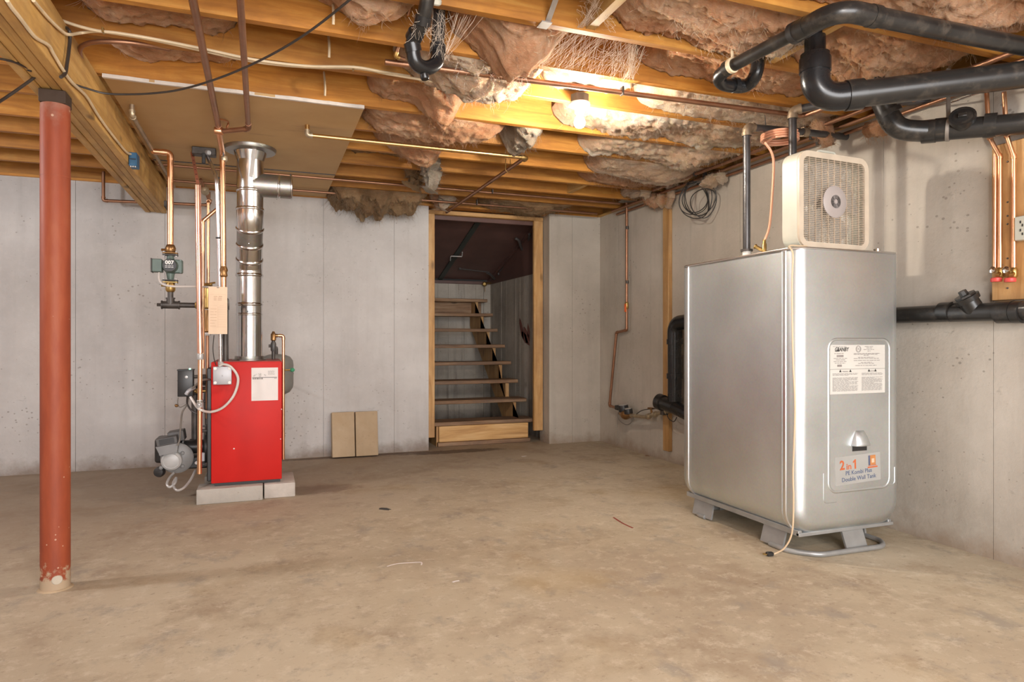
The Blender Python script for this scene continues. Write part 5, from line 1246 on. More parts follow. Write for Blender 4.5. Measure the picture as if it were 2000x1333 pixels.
# product sticker: slightly tilted
a, b = onY(1632, 893, TY0), onY(1720, 944, TY0); sc_ = onY(1676, 916, TY0)
tl = radians(2.2); su = Vector((cos(tl), 0, sin(tl))); sv = Vector((-sin(tl), 0, cos(tl)))
sw, sh = (b.x - a.x) / 2, .072
t = BM(); obox(t, (sc_.x, TY0 - .0004, sc_.z), su, Vector((0, 1, 0)), sv, sw, .0006, sh); sk = obj('sticker', t, plain('clear_sticker', (0.43, 0.43, 0.41), 0.35, 0.2, 0.05), tk, label='pale sticker with red and blue lettering')
def SP(x, z): v = sc_ + su * x * sw + sv * z * sh; return (v.x, TY0 - .0016, v.z)
text('sticker_text', '2', .066, SP(-.70, .36), M['redink'], sk, su, sv, bold=.0016); text('sticker_text', 'in', .044, SP(-.41, .24), M['redink'], sk, su, sv, bold=.0007, squeeze=1.15); p1_ = Vector(SP(-.15, .36)); t = BM(); prism(t, [p1_ + su * x + sv * z for x, z in ((-.002, -.024), (.008, -.024), (.008, .024), (.001, .024), (-.012, .014), (-.012, .006), (-.002, .012))], (0, .0008, 0)); obj('sticker_digit', t, M['redink'], sk)
text('sticker_text', 'PE Kombi Plus', .030, SP(.02, -.22), M['blueink'], sk, su, sv, bold=.0002, squeeze=1.02); text('sticker_text', 'Double Wall Tank', .030, SP(.02, -.66), M['blueink'], sk, su, sv, bold=.0002, squeeze=1.04)
def sbox(nm, x0, x1, z0, z1, mt, lift=0):
    t = BM(); c = Vector(SP((x0 + x1) / 2, (z0 + z1) / 2)) - Vector((0, lift, 0)); obox(t, c, su, Vector((0, 1, 0)), sv, (x1 - x0) / 2 * sw, .0003, (z1 - z0) / 2 * sh); obj(nm, t, M[mt], sk)
sbox('picture_square', .48, .78, .16, .84, 'orangeink'); sbox('picture_edge', .46, .53, .14, .84, 'blueink', .0004); sbox('picture_base', .42, .86, -.06, .04, 'redink'); sbox('picture_rim', .46, .80, .10, .15, 'redink', .0004); sbox('picture_highlight', .60, .72, .3, .6, 'card', .0004)
# feet: folded brackets, floor runner, side rails
def leg(x0, x1, y0, y1, lean):
    t = BM(); pts = [(x0, y0, 0.012), (x1, y1, 0.012), (x1 + lean[0], y1 + lean[1], TZ0 + .018), (x0 + lean[0], y0 + lean[1], TZ0 + .018)]
    nrm = Vector((y1 - y0, x0 - x1, 0)).normalized(); prism(t, pts, nrm * .012); obj('foot', t, M['footmetal'], tk)
leg(2.495, 2.495, 2.70, 2.86, (.025, -.01)); leg(2.495, 2.495, 3.28, 3.46, (.025, .0)); leg(2.79, 2.93, 2.575, 2.575, (-.015, .03)); leg(3.09, 3.09, 2.72, 2.86, (-.02, 0)); leg(3.09, 3.09, 3.28, 3.46, (-.02, 0)); leg(2.70, 2.90, 3.46, 3.46, (0, -.03))
ring_ = fillet([(2.50, 2.79, .014), (2.50, 2.66, .014), (2.60, 2.555, .014), (3.02, 2.545, .014), (3.09, 2.62, .014), (3.10, 2.85, .014)], .10, 6)
t = BM(); sweep(t, ring_, .0135, 12); obj('floor_runner', t, M['footmetal'], tk, label='bent grey tube runner')
t = BM(); sweep(t, fillet([(2.50, 3.34, .014), (2.50, 3.42, .014), (2.60, 3.50, .014), (3.02, 3.50, .014), (3.10, 3.42, .014), (3.10, 3.34, .014)], .10, 6), .0135, 12); obj('rear_runner', t, M['footmetal'], tk)
t = BM(); box(t, TX0_ + .04, TX0_ + .062, TY0 + .03, TY1 - .01, TZ0 - .006, TZ0 + .022, .002); obj('side_rail', t, M['footmetal'], tk)
t = BM(); box(t, TX1_ - .062, TX1_ - .04, TY0 + .03, TY1 - .01, TZ0 - .006, TZ0 + .022, .002); obj('side_rail', t, M['footmetal'], tk)
t = BM(); box(t, TX0_ + .04, TX1_ - .03, TY0 + .025, TY0 + .045, TZ0 - .008, TZ0 + .010, .002); obj('front_rail', t, M['footmetal'], tk)
# bolted collars and fittings on the top
def collar(x, y, r, h, nm, mt='grey'):
    t = BM(); lathe(t, [(r * 1.25, 0), (r * 1.25, h * .4), (r, h * .45), (r, h)], (x, y, TZ1 - .001), (0, 0, 1), 18); return obj(nm, t, M[mt], tk)
collar(3.06, 2.62, .017, .030, 'filler_cap', 'shiny')

# vent and fill pipes
vx, vy = 2.575, 3.06
v1 = thing('vent_pipe', 'dark steel vent pipe rising from the tank top, left of two', 'steel pipe', (vx, vy, TZ1))
t = BM(); lathe(t, [(.034, 0), (.034, .018), (.024, .022), (.024, .05)], (vx, vy, TZ1 - .001), (0, 0, 1), 18); obj('bushing', t, M['white'], v1, label='pale threaded bushing')
t = BM(); lathe(t, [(.034, 0), (.034, .012), (.022, .014)], (vx, vy, TZ1 + .048), (0, 0, 1), 18); obj('locknut', t, M['iron'], v1)
pipe(v1, [(vx, vy, TZ1 + .05), (vx, vy, 2.30), (vx + .45, vy + .03, 2.33), (XR + .0, vy + .05, 2.345)], .0205, M['vent'], M['greypipe'], fr=1.35, R=.035)
fx_, fy_ = 2.774, 2.92
v2 = thing('fill_pipe', 'dark steel fill pipe passing behind the fan up to a ceiling elbow', 'steel pipe', (fx_, fy_, TZ1))
t = BM(); lathe(t, [(.034, 0), (.034, .018), (.024, .022), (.024, .04)], (fx_, fy_, TZ1 - .001), (0, 0, 1), 18); obj('bushing', t, M['white'], v2)
pipe(v2, [(fx_, fy_, TZ1 + .03), (fx_, fy_, 2.375), (fx_ + .12, fy_ - .13, 2.385), (XR, fy_ - .35, 2.385)], .0215, M['vent'], M['greypipe'], fr=1.3, R=.03)
# oil line and valve
ox, oy = 2.585, 2.93
ov = thing('oil_valve', 'small brass valve on the tank top feeding the copper coil', 'valve', (ox, oy, TZ1))
ov['label'] = 'small brass shutoff valve on the tank top feeding the copper coil'
t = BM(); lathe(t, [(.008, 0), (.008, .02), (.013, .022), (.013, .075), (.009, .08), (.009, .10)], (ox, oy, TZ1 - .002), (0, 0, 1), 10); cyl(t, (ox, oy, TZ1 + .035), (ox - .03, oy + .03, TZ1 + .06), .010, n=10); obj('valve_body', t, M['brass'], ov)
t = BM(); lathe(t, [(.013, 0), (.015, .004), (.013, .010)], Vector((ox - .03, oy + .03, TZ1 + .06)), (-.5, .5, .45), 10); obj('handwheel', t, M['brass'], ov)
pts = [Vector((ox, oy, TZ1 + .09)), onY(1503, 440, oy - .02), onY(1509, 370, oy - .04), onY(1511, 320, oy - .05), onY(1506, 296, oy - .06), onY(1494, 279, oy - .06)]
cc = onZ(1523, 270, 2.26); cr = .10
lin = spline(pts, 8)
coil = []
for k in range(3 * 28 + 10):
    th = pi + 2 * pi * k / 28; coil.append(Vector((cc.x + cr * cos(th), cc.y + cr * sin(th), 2.240 + .0135 * k / 28)))
t = BM(); sweep(t, lin[:-1] + coil[2:], .0068, 8); tag(obj('oil_line', t, plain('orange_coated_copper', (0.80, 0.40, 0.25), 0.42, 0.15, 0.08)), 'thin orange coated copper oil line coiled under the joists above the tank', 'copper pipe')
cable('coil_tie', 'short wire hanging the orange coil from the joist', [Vector((cc.x - .02, cc.y + .10, 2.43)), Vector((cc.x, cc.y + .101, 2.25))], .002, 'black_wire', 'wire')

# ------------------------------------------------------------------ box fan on the tank
FW, FH, FD = 0.500, 0.492, 0.11
fm = Matrix.Translation((2.511, 2.600, TZ1 + .012)) @ Matrix.Rotation(radians(3), 4, 'Z')
bf = thing('box_fan', 'cream plastic box fan standing on top of the silver oil tank', 'fan', mtx=fm)
def rr2(x0, x1, z0, z1, r, n=6): return [(v.x, v.z) for v in rrect(x0, x1, z0, z1, r, 0, n)]
def shell(name, y0, y1, o, th, mt, r=.062):
    t = BM(); O = rr2(o, FW - o, o, FH - o, r); I = rr2(o + th, FW - o - th, o + th, FH - o - th, max(r - th, .01)); n = len(O)
    vo0 = [t.verts.new((x, y0, z)) for x, z in O]; vo1 = [t.verts.new((x, y1, z)) for x, z in O]; vi0 = [t.verts.new((x, y0, z)) for x, z in I]; vi1 = [t.verts.new((x, y1, z)) for x, z in I]
    for k in range(n):
        j = (k + 1) % n
        t.faces.new((vo0[k], vo1[k], vo1[j], vo0[j])); t.faces.new((vi0[k], vi0[j], vi1[j], vi1[k])); t.faces.new((vo0[k], vo0[j], vi0[j], vi0[k])); t.faces.new((vo1[k], vi1[k], vi1[j], vo1[j]))
    bmesh.ops.recalc_face_normals(t, faces=t.faces[:]); return obj(name, t, M[mt], bf, local=True)
shell('housing', .014, FD - .012, 0, .006, 'cream')
def grill(y, nm, hub):
    fr = shell(nm + '_frame', y, y + .014, .0015, .030, 'grille' if hub else 'cream')
    t = BM(); cx, cz = FW / 2, FH / 2
    for i in range(1, 46):
        z = .03 + i * (FH - .06) / 46; hw = FW / 2 - .026 - (max(0, .06 - min(z - .0, FH - z)) * .5)
        obox(t, (cx, y + .006, z), Vector((1, 0, 0)), Vector((0, 1, 0)), Vector((0, 0, 1)), hw, .0022, .0016)
    for i in range(1, 10):
        x = .03 + i * (FW - .06) / 10
        obox(t, (x, y + .006, cz), Vector((1, 0, 0)), Vector((0, 1, 0)), Vector((0, 0, 1)), .0022, .0032, FH / 2 - .026)
    o = obj(nm + '_bars', t, M['darkgrille'] if hub else M['white'], bf, local=True); o['kind'] = 'stuff'
    if hub:
        t = BM(); lathe(t, [(.083, 0), (.083, .004), (.077, .008), (.036, .009), (.036, .006)], (cx, y + .004, cz), (0, -1, 0), 32); hb = obj('hub_disc', t, M['hubgrey'], bf, local=True)
        t = BM()
        for rr in (.031, .025, .018): sweep(t, [Vector((cx + rr * cos(i * pi / 12), y - .005, cz + rr * sin(i * pi / 12))) for i in range(24)], .0014, 5, closed=True)
        for i in range(8): cyl(t, (cx + .012 * cos(i*pi/4), y - .005, cz + .012 * sin(i*pi/4)), (cx + .033 * cos(i*pi/4), y - .005, cz + .033 * sin(i*pi/4)), .001, n=5)
        obj('hub_vents', t, M['darkgrey'], bf, local=True)
        t = BM(); lathe(t, [(.012, 0), (.010, .003)], (cx, y - .0045, cz), (0, -1, 0), 16); obj('hub_cap', t, M['hubgrey'], bf, local=True)
grill(0.0, 'front_grille', True); grill(FD - .014, 'rear_grille', False)
t = BM(); lathe(t, [(.055, 0), (.055, .045), (.045, .055)], (FW / 2, .082, FH / 2), (0, -1, 0), 24); obj('motor', t, M['darkgrey'], bf, local=True)
for k in range(5):
    t = BM(); th0 = 2 * pi * k / 5 + .25; rows_ = []
    for i in range(6):
        r_ = .05 + .168 * i / 5; row = []
        for j in range(6):
            f = j / 5 - .5; th = th0 + f * (.95 + .1 * i / 5); row.append(t.verts.new((FW/2 + r_ * cos(th), .055 + f * .042 * (1 - .3 * i / 5), FH/2 + r_ * sin(th))))
        rows_.append(row)
    for A, B in zip(rows_, rows_[1:]):
        for j in range(5): t.faces.new((A[j], A[j+1], B[j+1], B[j]))
    bmesh.ops.solidify(t, geom=t.faces[:], thickness=.002); obj('blade', t, M['white'], bf, local=True)
for sx in (.07, FW - .07):
    t = BM(); box(t, sx - .022, sx + .022, .005, FD - .005, -.012, .006, .003); obj('foot', t, M['white'], bf, local=True)
t = BM(); sweep(t, fillet([(FW * .36, .055, FH - .002), (FW * .38, .055, FH + .026), (FW * .62, .055, FH + .026), (FW * .64, .055, FH - .002)], .02, 4), .007, 8); obj('carry_handle', t, M['cream'], bf, local=True)
t = BM(); lathe(t, [(.017, 0), (.015, .012)], (FW * .80, .05, FH - .001), (0, 0, 1), 14); obj('speed_knob', t, M['cream'], bf, local=True)
# its cord down the tank corner to the floor
cdp = [Vector((2.62, 2.62, TZ1 + .022)), Vector((2.53, 2.60, TZ1 + .016)), Vector((2.455, 2.605, TZ1 + .013)), onX(1549, 498, 2.432), onX(1547, 560, 2.436), onX(1549, 700, 2.437), onX(1553, 800, 2.437), onX(1549, 920, 2.437), onX(1550, 975, 2.44), onX(1547, 1040, 2.452), onZ(1533, 1070, .05), onZ(1516, 1081, .014), onZ(1509, 1083, .010)]
fc = thing('fan_cord', 'beige fan cord hanging down the tank corner to the floor', 'cord', cdp[-1])
t = BM(); sweep(t, spline(cdp, 8), .0042, 8); obj('cord', t, plain('beige_cord', (0.66, 0.50, 0.33), 0.45, 0, 0.08), fc)
d = (cdp[-1] - cdp[-2]).normalized(); d.z = 0; d.normalize(); s_ = Vector((-d.y, d.x, 0)); p = cdp[-1].copy(); p.z = .012
t = BM(); obox(t, p + d * .016, d, s_, Vector((0, 0, 1)), .018, .013, .009, .004); obj('plug', t, M['black'], fc, label='black two prong plug')
for q in (-.006, .006):
    t = BM(); obox(t, p + d * .042 + s_ * q, d, s_, Vector((0, 0, 1)), .009, .0008, .003); obj('prong', t, M['brass'], fc)

# ------------------------------------------------------------------ drains at the right wall
def hub_ring(parent, p, d, r, l=.02, nm='hub', mt='abs'):
    t = BM(); d = Vector(d).normalized(); lathe(t, [(r, -l), (r * 1.14, -l), (r * 1.14, l), (r, l)], p, d, 24); obj(nm, t, M[mt], parent)
# upper run with the hook
ZU = 2.33
u = thing('upper_drain_run', 'upper black drain pipe turning a wide elbow at the top right of the ceiling', 'drain pipe', onZ(1645, 22, ZU))
ca = onZ(1640, 18, ZU); cb_ = onZ(1418, 135, ZU); cr_ = onZ(1990, 92, ZU)
dirR = (cr_ - ca).normalized(); far = ca + dirR * 2.2
far = Vector((XR + .02, ca.y + (far.y - ca.y) * (XR + .02 - ca.x) / (far.x - ca.x), ZU + .01))
dl_ = (cb_ - ca).normalized()
pe_ = fillet([ca + dl_ * .17, ca, ca + dirR * .17], .10, 8)
t = BM(); sweep(t, pe_, .040, 20); obj('elbow', t, M['abs'], u)
hub_ring(u, ca + dl_ * .175, dl_, .036, .028); hub_ring(u, ca + dirR * .165, dirR, .037, .02)
t = BM(); lathe(t, [(.0425, -.012), (.0425, .012)], ca + dl_ * .21, dl_, 20); obj('clamp', t, M['black'], u)
t = BM(); cyl(t, ca + dirR * .15, far, .037, n=22); obj('pipe_section', t, M['abs'], u)
t = BM(); cyl(t, ca + dl_ * .15, cb_, .0285, n=22); obj('pipe_section', t, M['abs'], u)
hub_ring(u, cb_ - dl_ * .02, dl_, .030, .02)
k0 = cb_; k1 = onZ(1405, 150, ZU - .01); k2 = onZ(1415, 165, ZU - .02) ; k3 = onZ(1455, 168, ZU - .01); k4 = onZ(1476, 145, ZU + .02); k5 = k4 + Vector((.01, -.01, .10))
t = BM(); sweep(t, spline([k0 - dl_ * .02, k1, k2, k3, k4, k5], 7), .031, 18); obj('trap_bend', t, M['cleanabs'], u)
hub_ring(u, (k2 + k3) / 2, k3 - k2, .0315, .012, 'hub', 'cleanabs')
wh = onZ(1430, 128, ZU)
t = BM(); lathe(t, [(.032, -.010), (.035, -.008), (.035, .008), (.032, .010)], wh, dl_, 20); box(t, wh.x - .006, wh.x + .006, wh.y - .002, wh.y + .002, ZU + .03, ZJ + .1); obj('hanger', t, M['nm'], u, label='cream plastic hanger strap')
# middle run
g = thing('middle_drain_run', 'thick black drain pipe curving from a ceiling drop toward the right edge', 'drain pipe', atD(1620, 185, 2.88))
q0 = atD(1585, 60, 2.92); q0.z = 2.60; q1 = atD(1585, 70, 2.92); q2 = atD(1594, 196, 2.90); q3 = atD(1640, 183, 2.88); q4 = atD(2040, 141, 2.84)
dz = Vector((0, 0, 1)); q2 = Vector((q1.x + .02, q1.y, atD(1600, 190, 2.9).z))
dr_ = (q4 - q2).normalized(); q5 = q2 + dr_ * (XR - q2.x + .02) / dr_.x
t = BM(); sweep(t, fillet([q2 + dz * .20, q2, q2 + dr_ * .20], .13, 10), .061, 24); obj('elbow', t, M['cleanabs'], g)
hub_ring(g, q2 + dz * .15, dz, .058, .03, 'hub', 'cleanabs'); hub_ring(g, q2 + dr_ * .165, dr_, .058, .035)
t = BM(); cyl(t, q2 + dz * .15, (q2.x, q2.y, ZS - .01), .044, n=24); obj('pipe_section', t, M['cleanabs'], g)
t = BM(); cyl(t, q2 + dr_ * .15, q5, .057, n=26); obj('pipe_section', t, M['abs'], g)
# lower run with cleanout
l_ = thing('lower_drain_run', 'black drain pipe with an open cleanout wye below the thick run', 'drain pipe', atD(1800, 250, 3.3))
s0 = atD(1722, 195, 3.35); s1 = atD(1752, 248, 3.33); s2 = atD(1815, 257, 3.30); s3 = atD(1880, 250, 3.22); s4 = atD(1990, 242, 3.08)
ds = (s4 - s2).normalized(); s5 = s2 + ds * (XR - s2.x + .01) / ds.x
t = BM(); sweep(t, spline([s0 + Vector((-.06, .02, .14)), s0, s1, s2], 9), .052, 22); obj('elbow', t, M['abs'], l_)
hub_ring(l_, s2, ds, .050, .03); hub_ring(l_, (s0 + s1) / 2, s1 - s0, .052, .012)
t = BM(); cyl(t, s2, s5, .049, n=24); obj('pipe_section', t, M['abs'], l_)
t = BM(); lathe(t, [(.054, -.008), (.056, -.006), (.056, .006), (.054, .008)], s2 + ds * .08, ds, 22); p = s2 + ds * .08; box(t, p.x - .012, p.x + .012, p.y - .003, p.y + .003, p.z + .05, ZJ); obj('hanger', t, M['strapmetal'], l_, label='steel hanger strap')
hub_ring(l_, s3 - ds * .09, ds, .050, .025); hub_ring(l_, s3 + ds * .11, ds, .050, .025)
nv = (Vector((0, 0, 0)) - s3); nv.z = 0; nv = (nv.normalized() * .85 + Vector((0, 0, .42))).normalized()
t = BM(); lathe(t, [(.046, 0), (.050, .05), (.056, .052), (.056, .075), (.046, .075), (.044, .055)], s3 + nv * .01, nv, 24); obj('cleanout_branch', t, M['abs'], l_)
t = BM(); lathe(t, [(.048, .0), (.048, .070), (.046, .072)], s3 + nv * .01, nv, 24); obox(t, s3 + nv * .085, Vector((0, 0, 1)).cross(nv).normalized(), nv, nv.cross(Vector((0, 0, 1)).cross(nv).normalized()), .018, .012, .010, .002); obj('cleanout_plug', t, M['abs'], l_)
# drain along the right wall
dw_ = thing('wall_drain', 'horizontal black drain along the right wall with a raised cleanout cap', 'drain pipe', (3.31, 2.5, 1.22))
WX = XR - .072
w0_, w1_ = onX(1700, 617.5, WX), onX(2100, 604, WX)
w0_.y = 3.75
t = BM(); cyl(t, w0_, w1_ + Vector((0, -.5, 0)), .045, n=24); obj('pipe_section', t, M['abs'], dw_)
wc = onX(1905, 609, WX); dW = Vector((0, -1, 0))
for (pxx, r, l) in ((1850, .049, .03), (1965, .051, .035), (1990, .050, .02)):
    hub_ring(dw_, onX(pxx, 610, WX) * 1.0, dW, .0455 * r / .049, l)
nb = Vector((-.45, .25, .86)).normalized()
t = BM(); lathe(t, [(.046, 0), (.046, .06), (.056, .062), (.060, .085), (.050, .088)], wc + nb * .0, nb, 24); obj('cleanout_branch', t, M['abs'], dw_)
t = BM(); lathe(t, [(.050, .0), (.050, .012), (.022, .013), (.020, .035)], wc + nb * .085, nb, 8); obj('cleanout_cap', t, M['abs'], dw_)
for yy in (2.9, 1.7):
    t = BM(); box(t, XR - .02, XR - .001, yy - .012, yy + .012, 1.10, 1.36); obj('wall_clip', t, M['strapmetal'], dw_)
# stack behind the tank on the left
sk_ = thing('drain_stack', 'black drain stack with an open wye end behind the tank left side', 'drain pipe', (3.3, 5.2, .5))
KX = XR - .10
ka = onX(1318, 712, KX); kb = onX(1318, 785, KX); ke = onX(1318, 655, KX); wy = onX(1318, 786, KX)
t = BM(); cyl(t, (KX, ka.y, wy.z), (KX, ka.y, ke.z), .060, n=24); obj('pipe_section', t, M['cleanabs'], sk_)
t = BM(); sweep(t, fillet([(KX, ka.y, ke.z - .06), (KX, ka.y, ke.z + .10), (KX + .02, ka.y - .45, ke.z + .13)], .13, 10), .063, 24); obj('elbow', t, M['cleanabs'], sk_)
hub_ring(sk_, (KX, ka.y, onX(1318, 668, KX).z), (0, 0, 1), .061, .022, 'hub', 'cleanabs'); hub_ring(sk_, (KX, ka.y, onX(1318, 735, KX).z), (0, 0, 1), .061, .022, 'hub', 'cleanabs')
t = BM(); cyl(t, (KX + .02, ka.y - .43, ke.z + .13), (KX + .02, 3.7, ke.z + .16), .058, n=20); obj('pipe_section', t, M['cleanabs'], sk_)
ko = onX(1288, 785, KX - .05); kd = (ko - Vector((KX, ka.y - .12, wy.z - .06))).normalized()
t = BM(); lathe(t, [(.058, -.02), (.058, .14), (.070, .145), (.070, .20), (.060, .20), (.056, .15), (.05, .02)], ko - kd * .19, kd, 26); obj('wye_mouth', t, M['abs'], sk_, label='open wye end with grey rim')
t = BM(); lathe(t, [(.054, 0), (.054, .008), (.02, .009), (.018, .03)], ko - kd * .045, kd, 8); obj('test_plug', t, M['iron'], sk_)
t = BM(); cyl(t, ko - kd * .19, (KX, ka.y - .5, wy.z - .14), .058, n=20); obj('pipe_section', t, M['cleanabs'], sk_)
t = BM(); box(t, XR - .02, XR - .001, ka.y - .02, ka.y + .02, ka.z - .08, ka.z + .08); obj('wall_clip', t, M['strapmetal'], sk_)

# ------------------------------------------------------------------ board with hose bibbs on the right wall
bd = thing('pipe_board', 'yellow pine board on the right wall carrying copper pipes and hose valves', 'board', (XR - .02, 2.05, 1.28))
b0 = onX(1937, 588, XR - .035); zt4 = onX(1938, 286, XR - .035).z
t = BM(); box(t, XR - .036, XR - .001, 1.92, b0.y, b0.z, zt4, .003); obj('board', t, M['stud'], bd)
for py in (316, 395, 422, 438, 505, 563):
    p = onX(1968, py, XR - .037); t = BM(); lathe(t, [(.005, 0), (.003, .004)], p, (-1, 0, 0), 8); obj('screw', t, M['darkgrey'], bd)
CX = XR - .055
def bib(py_, ptop, lab, wheel):
    tdg = thing('hose_bib_pipe', lab, 'copper pipe', onX(py_, 520, CX))
    a = onX(py_, 525, CX); top = onX(py_, 306, CX); d1 = onX(ptop[0], ptop[1], CX - .02); d2 = onX(ptop[2], ptop[3], CX - .03)
    pipe(tdg, [a, Vector((CX, a.y, top.z)), d1, d2], .010, M['copper'], M['copper'], fr=1.25, R=.015)
    t = BM(); lathe(t, [(.010, 0), (.016, .008), (.016, .04), (.011, .05)], a - Vector((0, 0, .045)), (0, 0, 1), 10); cyl(t, a - Vector((0, 0, .02)), a + Vector((-.035, -.01, -.035)), .010, n=10); obj('valve_body', t, M['brass'], tdg)
    t = BM(); lathe(t, [(.004, 0), (.016, .004), (.016, .012), (.006, .018)], a + Vector((-.03, .01, -.008)), (-1, 0, .2), 12); obj('packing_nut', t, M['shiny'], tdg)
    t = BM(); lathe(t, [(.022, 0), (.024, .004), (.024, .016), (.020, .020)], a + Vector((-.032, -.004, -.065)), (0, 0, 1), 14); obj('handle', t, M['redplastic'], tdg, label='red valve handle')
    t = BM(); sweep(t, [a + Vector((0, 0, .02 + .0)), a + Vector((.018, 0, .02))], .004, 6); obj('clip', t, M['strapmetal'], tdg)
    return tdg
bib(1953, (1932, 268, 1927, 180), 'copper pipe on the pine board with a red handled valve, left of two', 1)
bib(1980, (1966, 264, 1961, 180), 'copper pipe on the pine board with a red handled valve, right of two', 1)
x3 = thing('board_edge_pipe', 'copper pipe standing along the left edge of the pine board', 'copper pipe', onX(1945, 520, CX))
pipe(x3, [onX(1943, 530, CX), onX(1944, 300, CX)], .009, M['copper'])
swp = onX(1991, 425, XR - .06)
sw_ = thing('switch_plate', 'cream wall box with small dark slots on the pine board', 'outlet', (XR - .06, swp.y, 1.6))
a, b = onX(1981, 424, XR - .075), onX(1981, 471, XR - .075)
t = BM(); box(t, XR - .075, XR - .037, a.y - .085, a.y, b.z, a.z, .003); obj('box_body', t, M['cream'], sw_)
for (px_, py_) in ((1993, 434), (1997, 440), (1993, 450), (1997, 457)):
    p = onX(px_, py_, XR - .0755); t = BM(); box(t, XR - .0765, XR - .0745, p.y - .003, p.y + .003, p.z - .006, p.z + .006); obj('slot', t, M['ink'], sw_)
# ------------------------------------------------------------------ right wall: stud, corner water line, meter
sd0 = onX(1304, 520, XR - .02).y
t = BM(); box(t, XR - .042, XR - .001, sd0 - .045, sd0 + .045, .10, ZJ - .005, .004)
tag(obj('wall_stud', t, M['stud']), 'single upright pine stud fixed to the right wall near the corner', 'stud')
WXc = XR - .05
wl = thing('corner_water_line', 'copper water line down the corner with an orange handled valve', 'copper pipe', onX(1205, 800, WXc))
pts = [onX(1226, 385, WXc), onX(1224, 645, WXc), onX(1204, 650, WXc), onX(1190.5, 793, WXc), onX(1212, 800, WXc - .03)]
pts[0].y = pts[1].y
pipe(wl, pts, .0135, M['oldcopper'], M['oldcopper'], fr=1.2, R=.02)
for py in (445, 551): coupling(wl, onX(1225, py, WXc), (0, 0, 1), .016, .03, M['iron'])
p = Vector((WXc, pts[1].y, onX(1225, 600, WXc).z))
t = BM(); lathe(t, [(.015, 0), (.02, .01), (.02, .06), (.015, .07)], p - Vector((0, 0, .02)), (0, 0, 1), 10); obj('valve_body', t, M['brass'], wl)
t = BM(); box(t, p.x - .035, p.x - .022, p.y - .035, p.y - .012, p.z - .05, p.z + .03, .003); cyl(t, p, p + Vector((-.03, -.02, .02)), .006, n=8); obj('lever', t, M['orange'], wl, label='orange lever handle')
mt_ = thing('water_meter', 'brass water meter with two black registers near the corner', 'water meter', onX(1225, 812, WXc - .06))
mc_ = onX(1222, 805, WXc - .06)
yd = Vector((0, -1, 0))
t = BM(); lathe(t, [(.02, -.10), (.024, -.06), (.045, -.03), (.05, 0), (.045, .03), (.024, .06), (.02, .10)], mc_ + Vector((0, 0, -.025)), yd, 16); obj('meter_body', t, M['bronze'], mt_)
for dy, h, r, nm in ((.035, .05, .050, 'register'), (-.055, .035, .042, 'register')):
    t = BM(); lathe(t, [(r, 0), (r, h), (r * .9, h + .012)], mc_ + Vector((0, dy, -.01 + (.012 if dy > 0 else 0))), (-.15, 0, 1), 18); obj(nm, t, M['black'], mt_)
    t = BM(); lathe(t, [(r * .85, 0), (r * .8, .003)], mc_ + Vector((-.009, dy, .002 + h + (.012 if dy > 0 else 0))), (-.15, 0, 1), 18); obj('glass', t, M['grey'], mt_)
t = BM(); box(t, mc_.x - .05, mc_.x + .02, mc_.y + .06, mc_.y + .13, mc_.z + .01, mc_.z + .055, .006); obj('transmitter', t, M['black'], mt_)
ln = thing('meter_tail', 'old brass valve and pipe leading from the meter behind the tank', 'copper pipe', onX(1280, 808, WXc - .05))
pp0 = mc_ + Vector((0, -.10, -.025)); pp1 = onX(1262, 815, WXc - .05); pp2 = onX(1285, 808, WXc - .05); pp3 = onX(1330, 795, WXc - .05)
pipe(ln, [pp0, pp1, pp2, pp3, pp3 + Vector((0, -.9, 0))], .017, M['solder'], None, R=.02)
for q, r in ((pp1 + (pp2 - pp1) * .2, .028), (pp1 + (pp2 - pp1) * .75, .027), (pp2 + (pp3 - pp2) * .35, .026)):
    coupling(ln, q, pp2 - pp1, r, .05, M['solder'], 'union', 8)
q = pp1 + (pp2 - pp1) * .5; t = BM(); cyl(t, q, q + Vector((-.01, 0, .06)), .010, n=8); box(t, q.x - .03, q.x + .01, q.y - .03, q.y + .03, q.z + .055, q.z + .07, .003); obj('valve_stem', t, M['bronze'], ln)
q = pp2 + (pp3 - pp2) * .3; t = BM(); box(t, q.x - .035, q.x + .03, q.y - .02, q.y + .02, q.z - .03, q.z + .03, .005); obj('ground_clamp', t, M['iron'], ln)
cable('meter_loop_wire', 'thin brown wire loop hanging below the water meter', [onX(1208, 806, 3.28), onX(1208, 818, 3.27), onX(1216, 827, 3.27), onX(1226, 830, 3.27), onX(1234, 824, 3.27), onX(1238, 812, 3.28)], .004, 'greycord', 'wire')
cable('ground_wire', 'dark ground wire arching over the brass valve by the wall', [onX(1240, 812, 3.28), onX(1252, 803, 3.27), onX(1265, 800, 3.27), onX(1285, 799, 3.26), onX(1300, 806, 3.27), onX(1306, 818, 3.27), onX(1316, 824, 3.27), onX(1322, 815, 3.28)], .004, 'blackcord', 'wire')

# coil of black wire on the right wall
cw = thing('wire_coil', 'coil of thin black wire hanging at the top of the right wall', 'wire', onX(1360, 390, XR - .05))
for i, (px, py, r, tw) in enumerate(((1354, 388, .112, .1), (1358, 393, .125, -.15), (1364, 390, .115, .3), (1374, 398, .10, .55), (1366, 387, .12, .05), (1357, 384, .11, -.3))):
    c = onX(px, py, XR - .13); tt = BM(); ax = Vector((cos(YAW + tw), -sin(YAW + tw), 0))
    path = [c + ax * (r * cos(q)) + Vector((0, 0.02 * sin(q * 2 + i), r * 1.15 * sin(q))) for q in [k * pi / 16 for k in range(32)]]
    sweep(tt, path, .0040, 6, closed=True); obj('loop', tt, M['black_wire'], cw)
p = onX(1345, 362, XR - .02); t = BM(); cyl(t, p, p + Vector((-.06, 0, .01)), .004, n=6); obj('nail', t, M['iron'], cw)

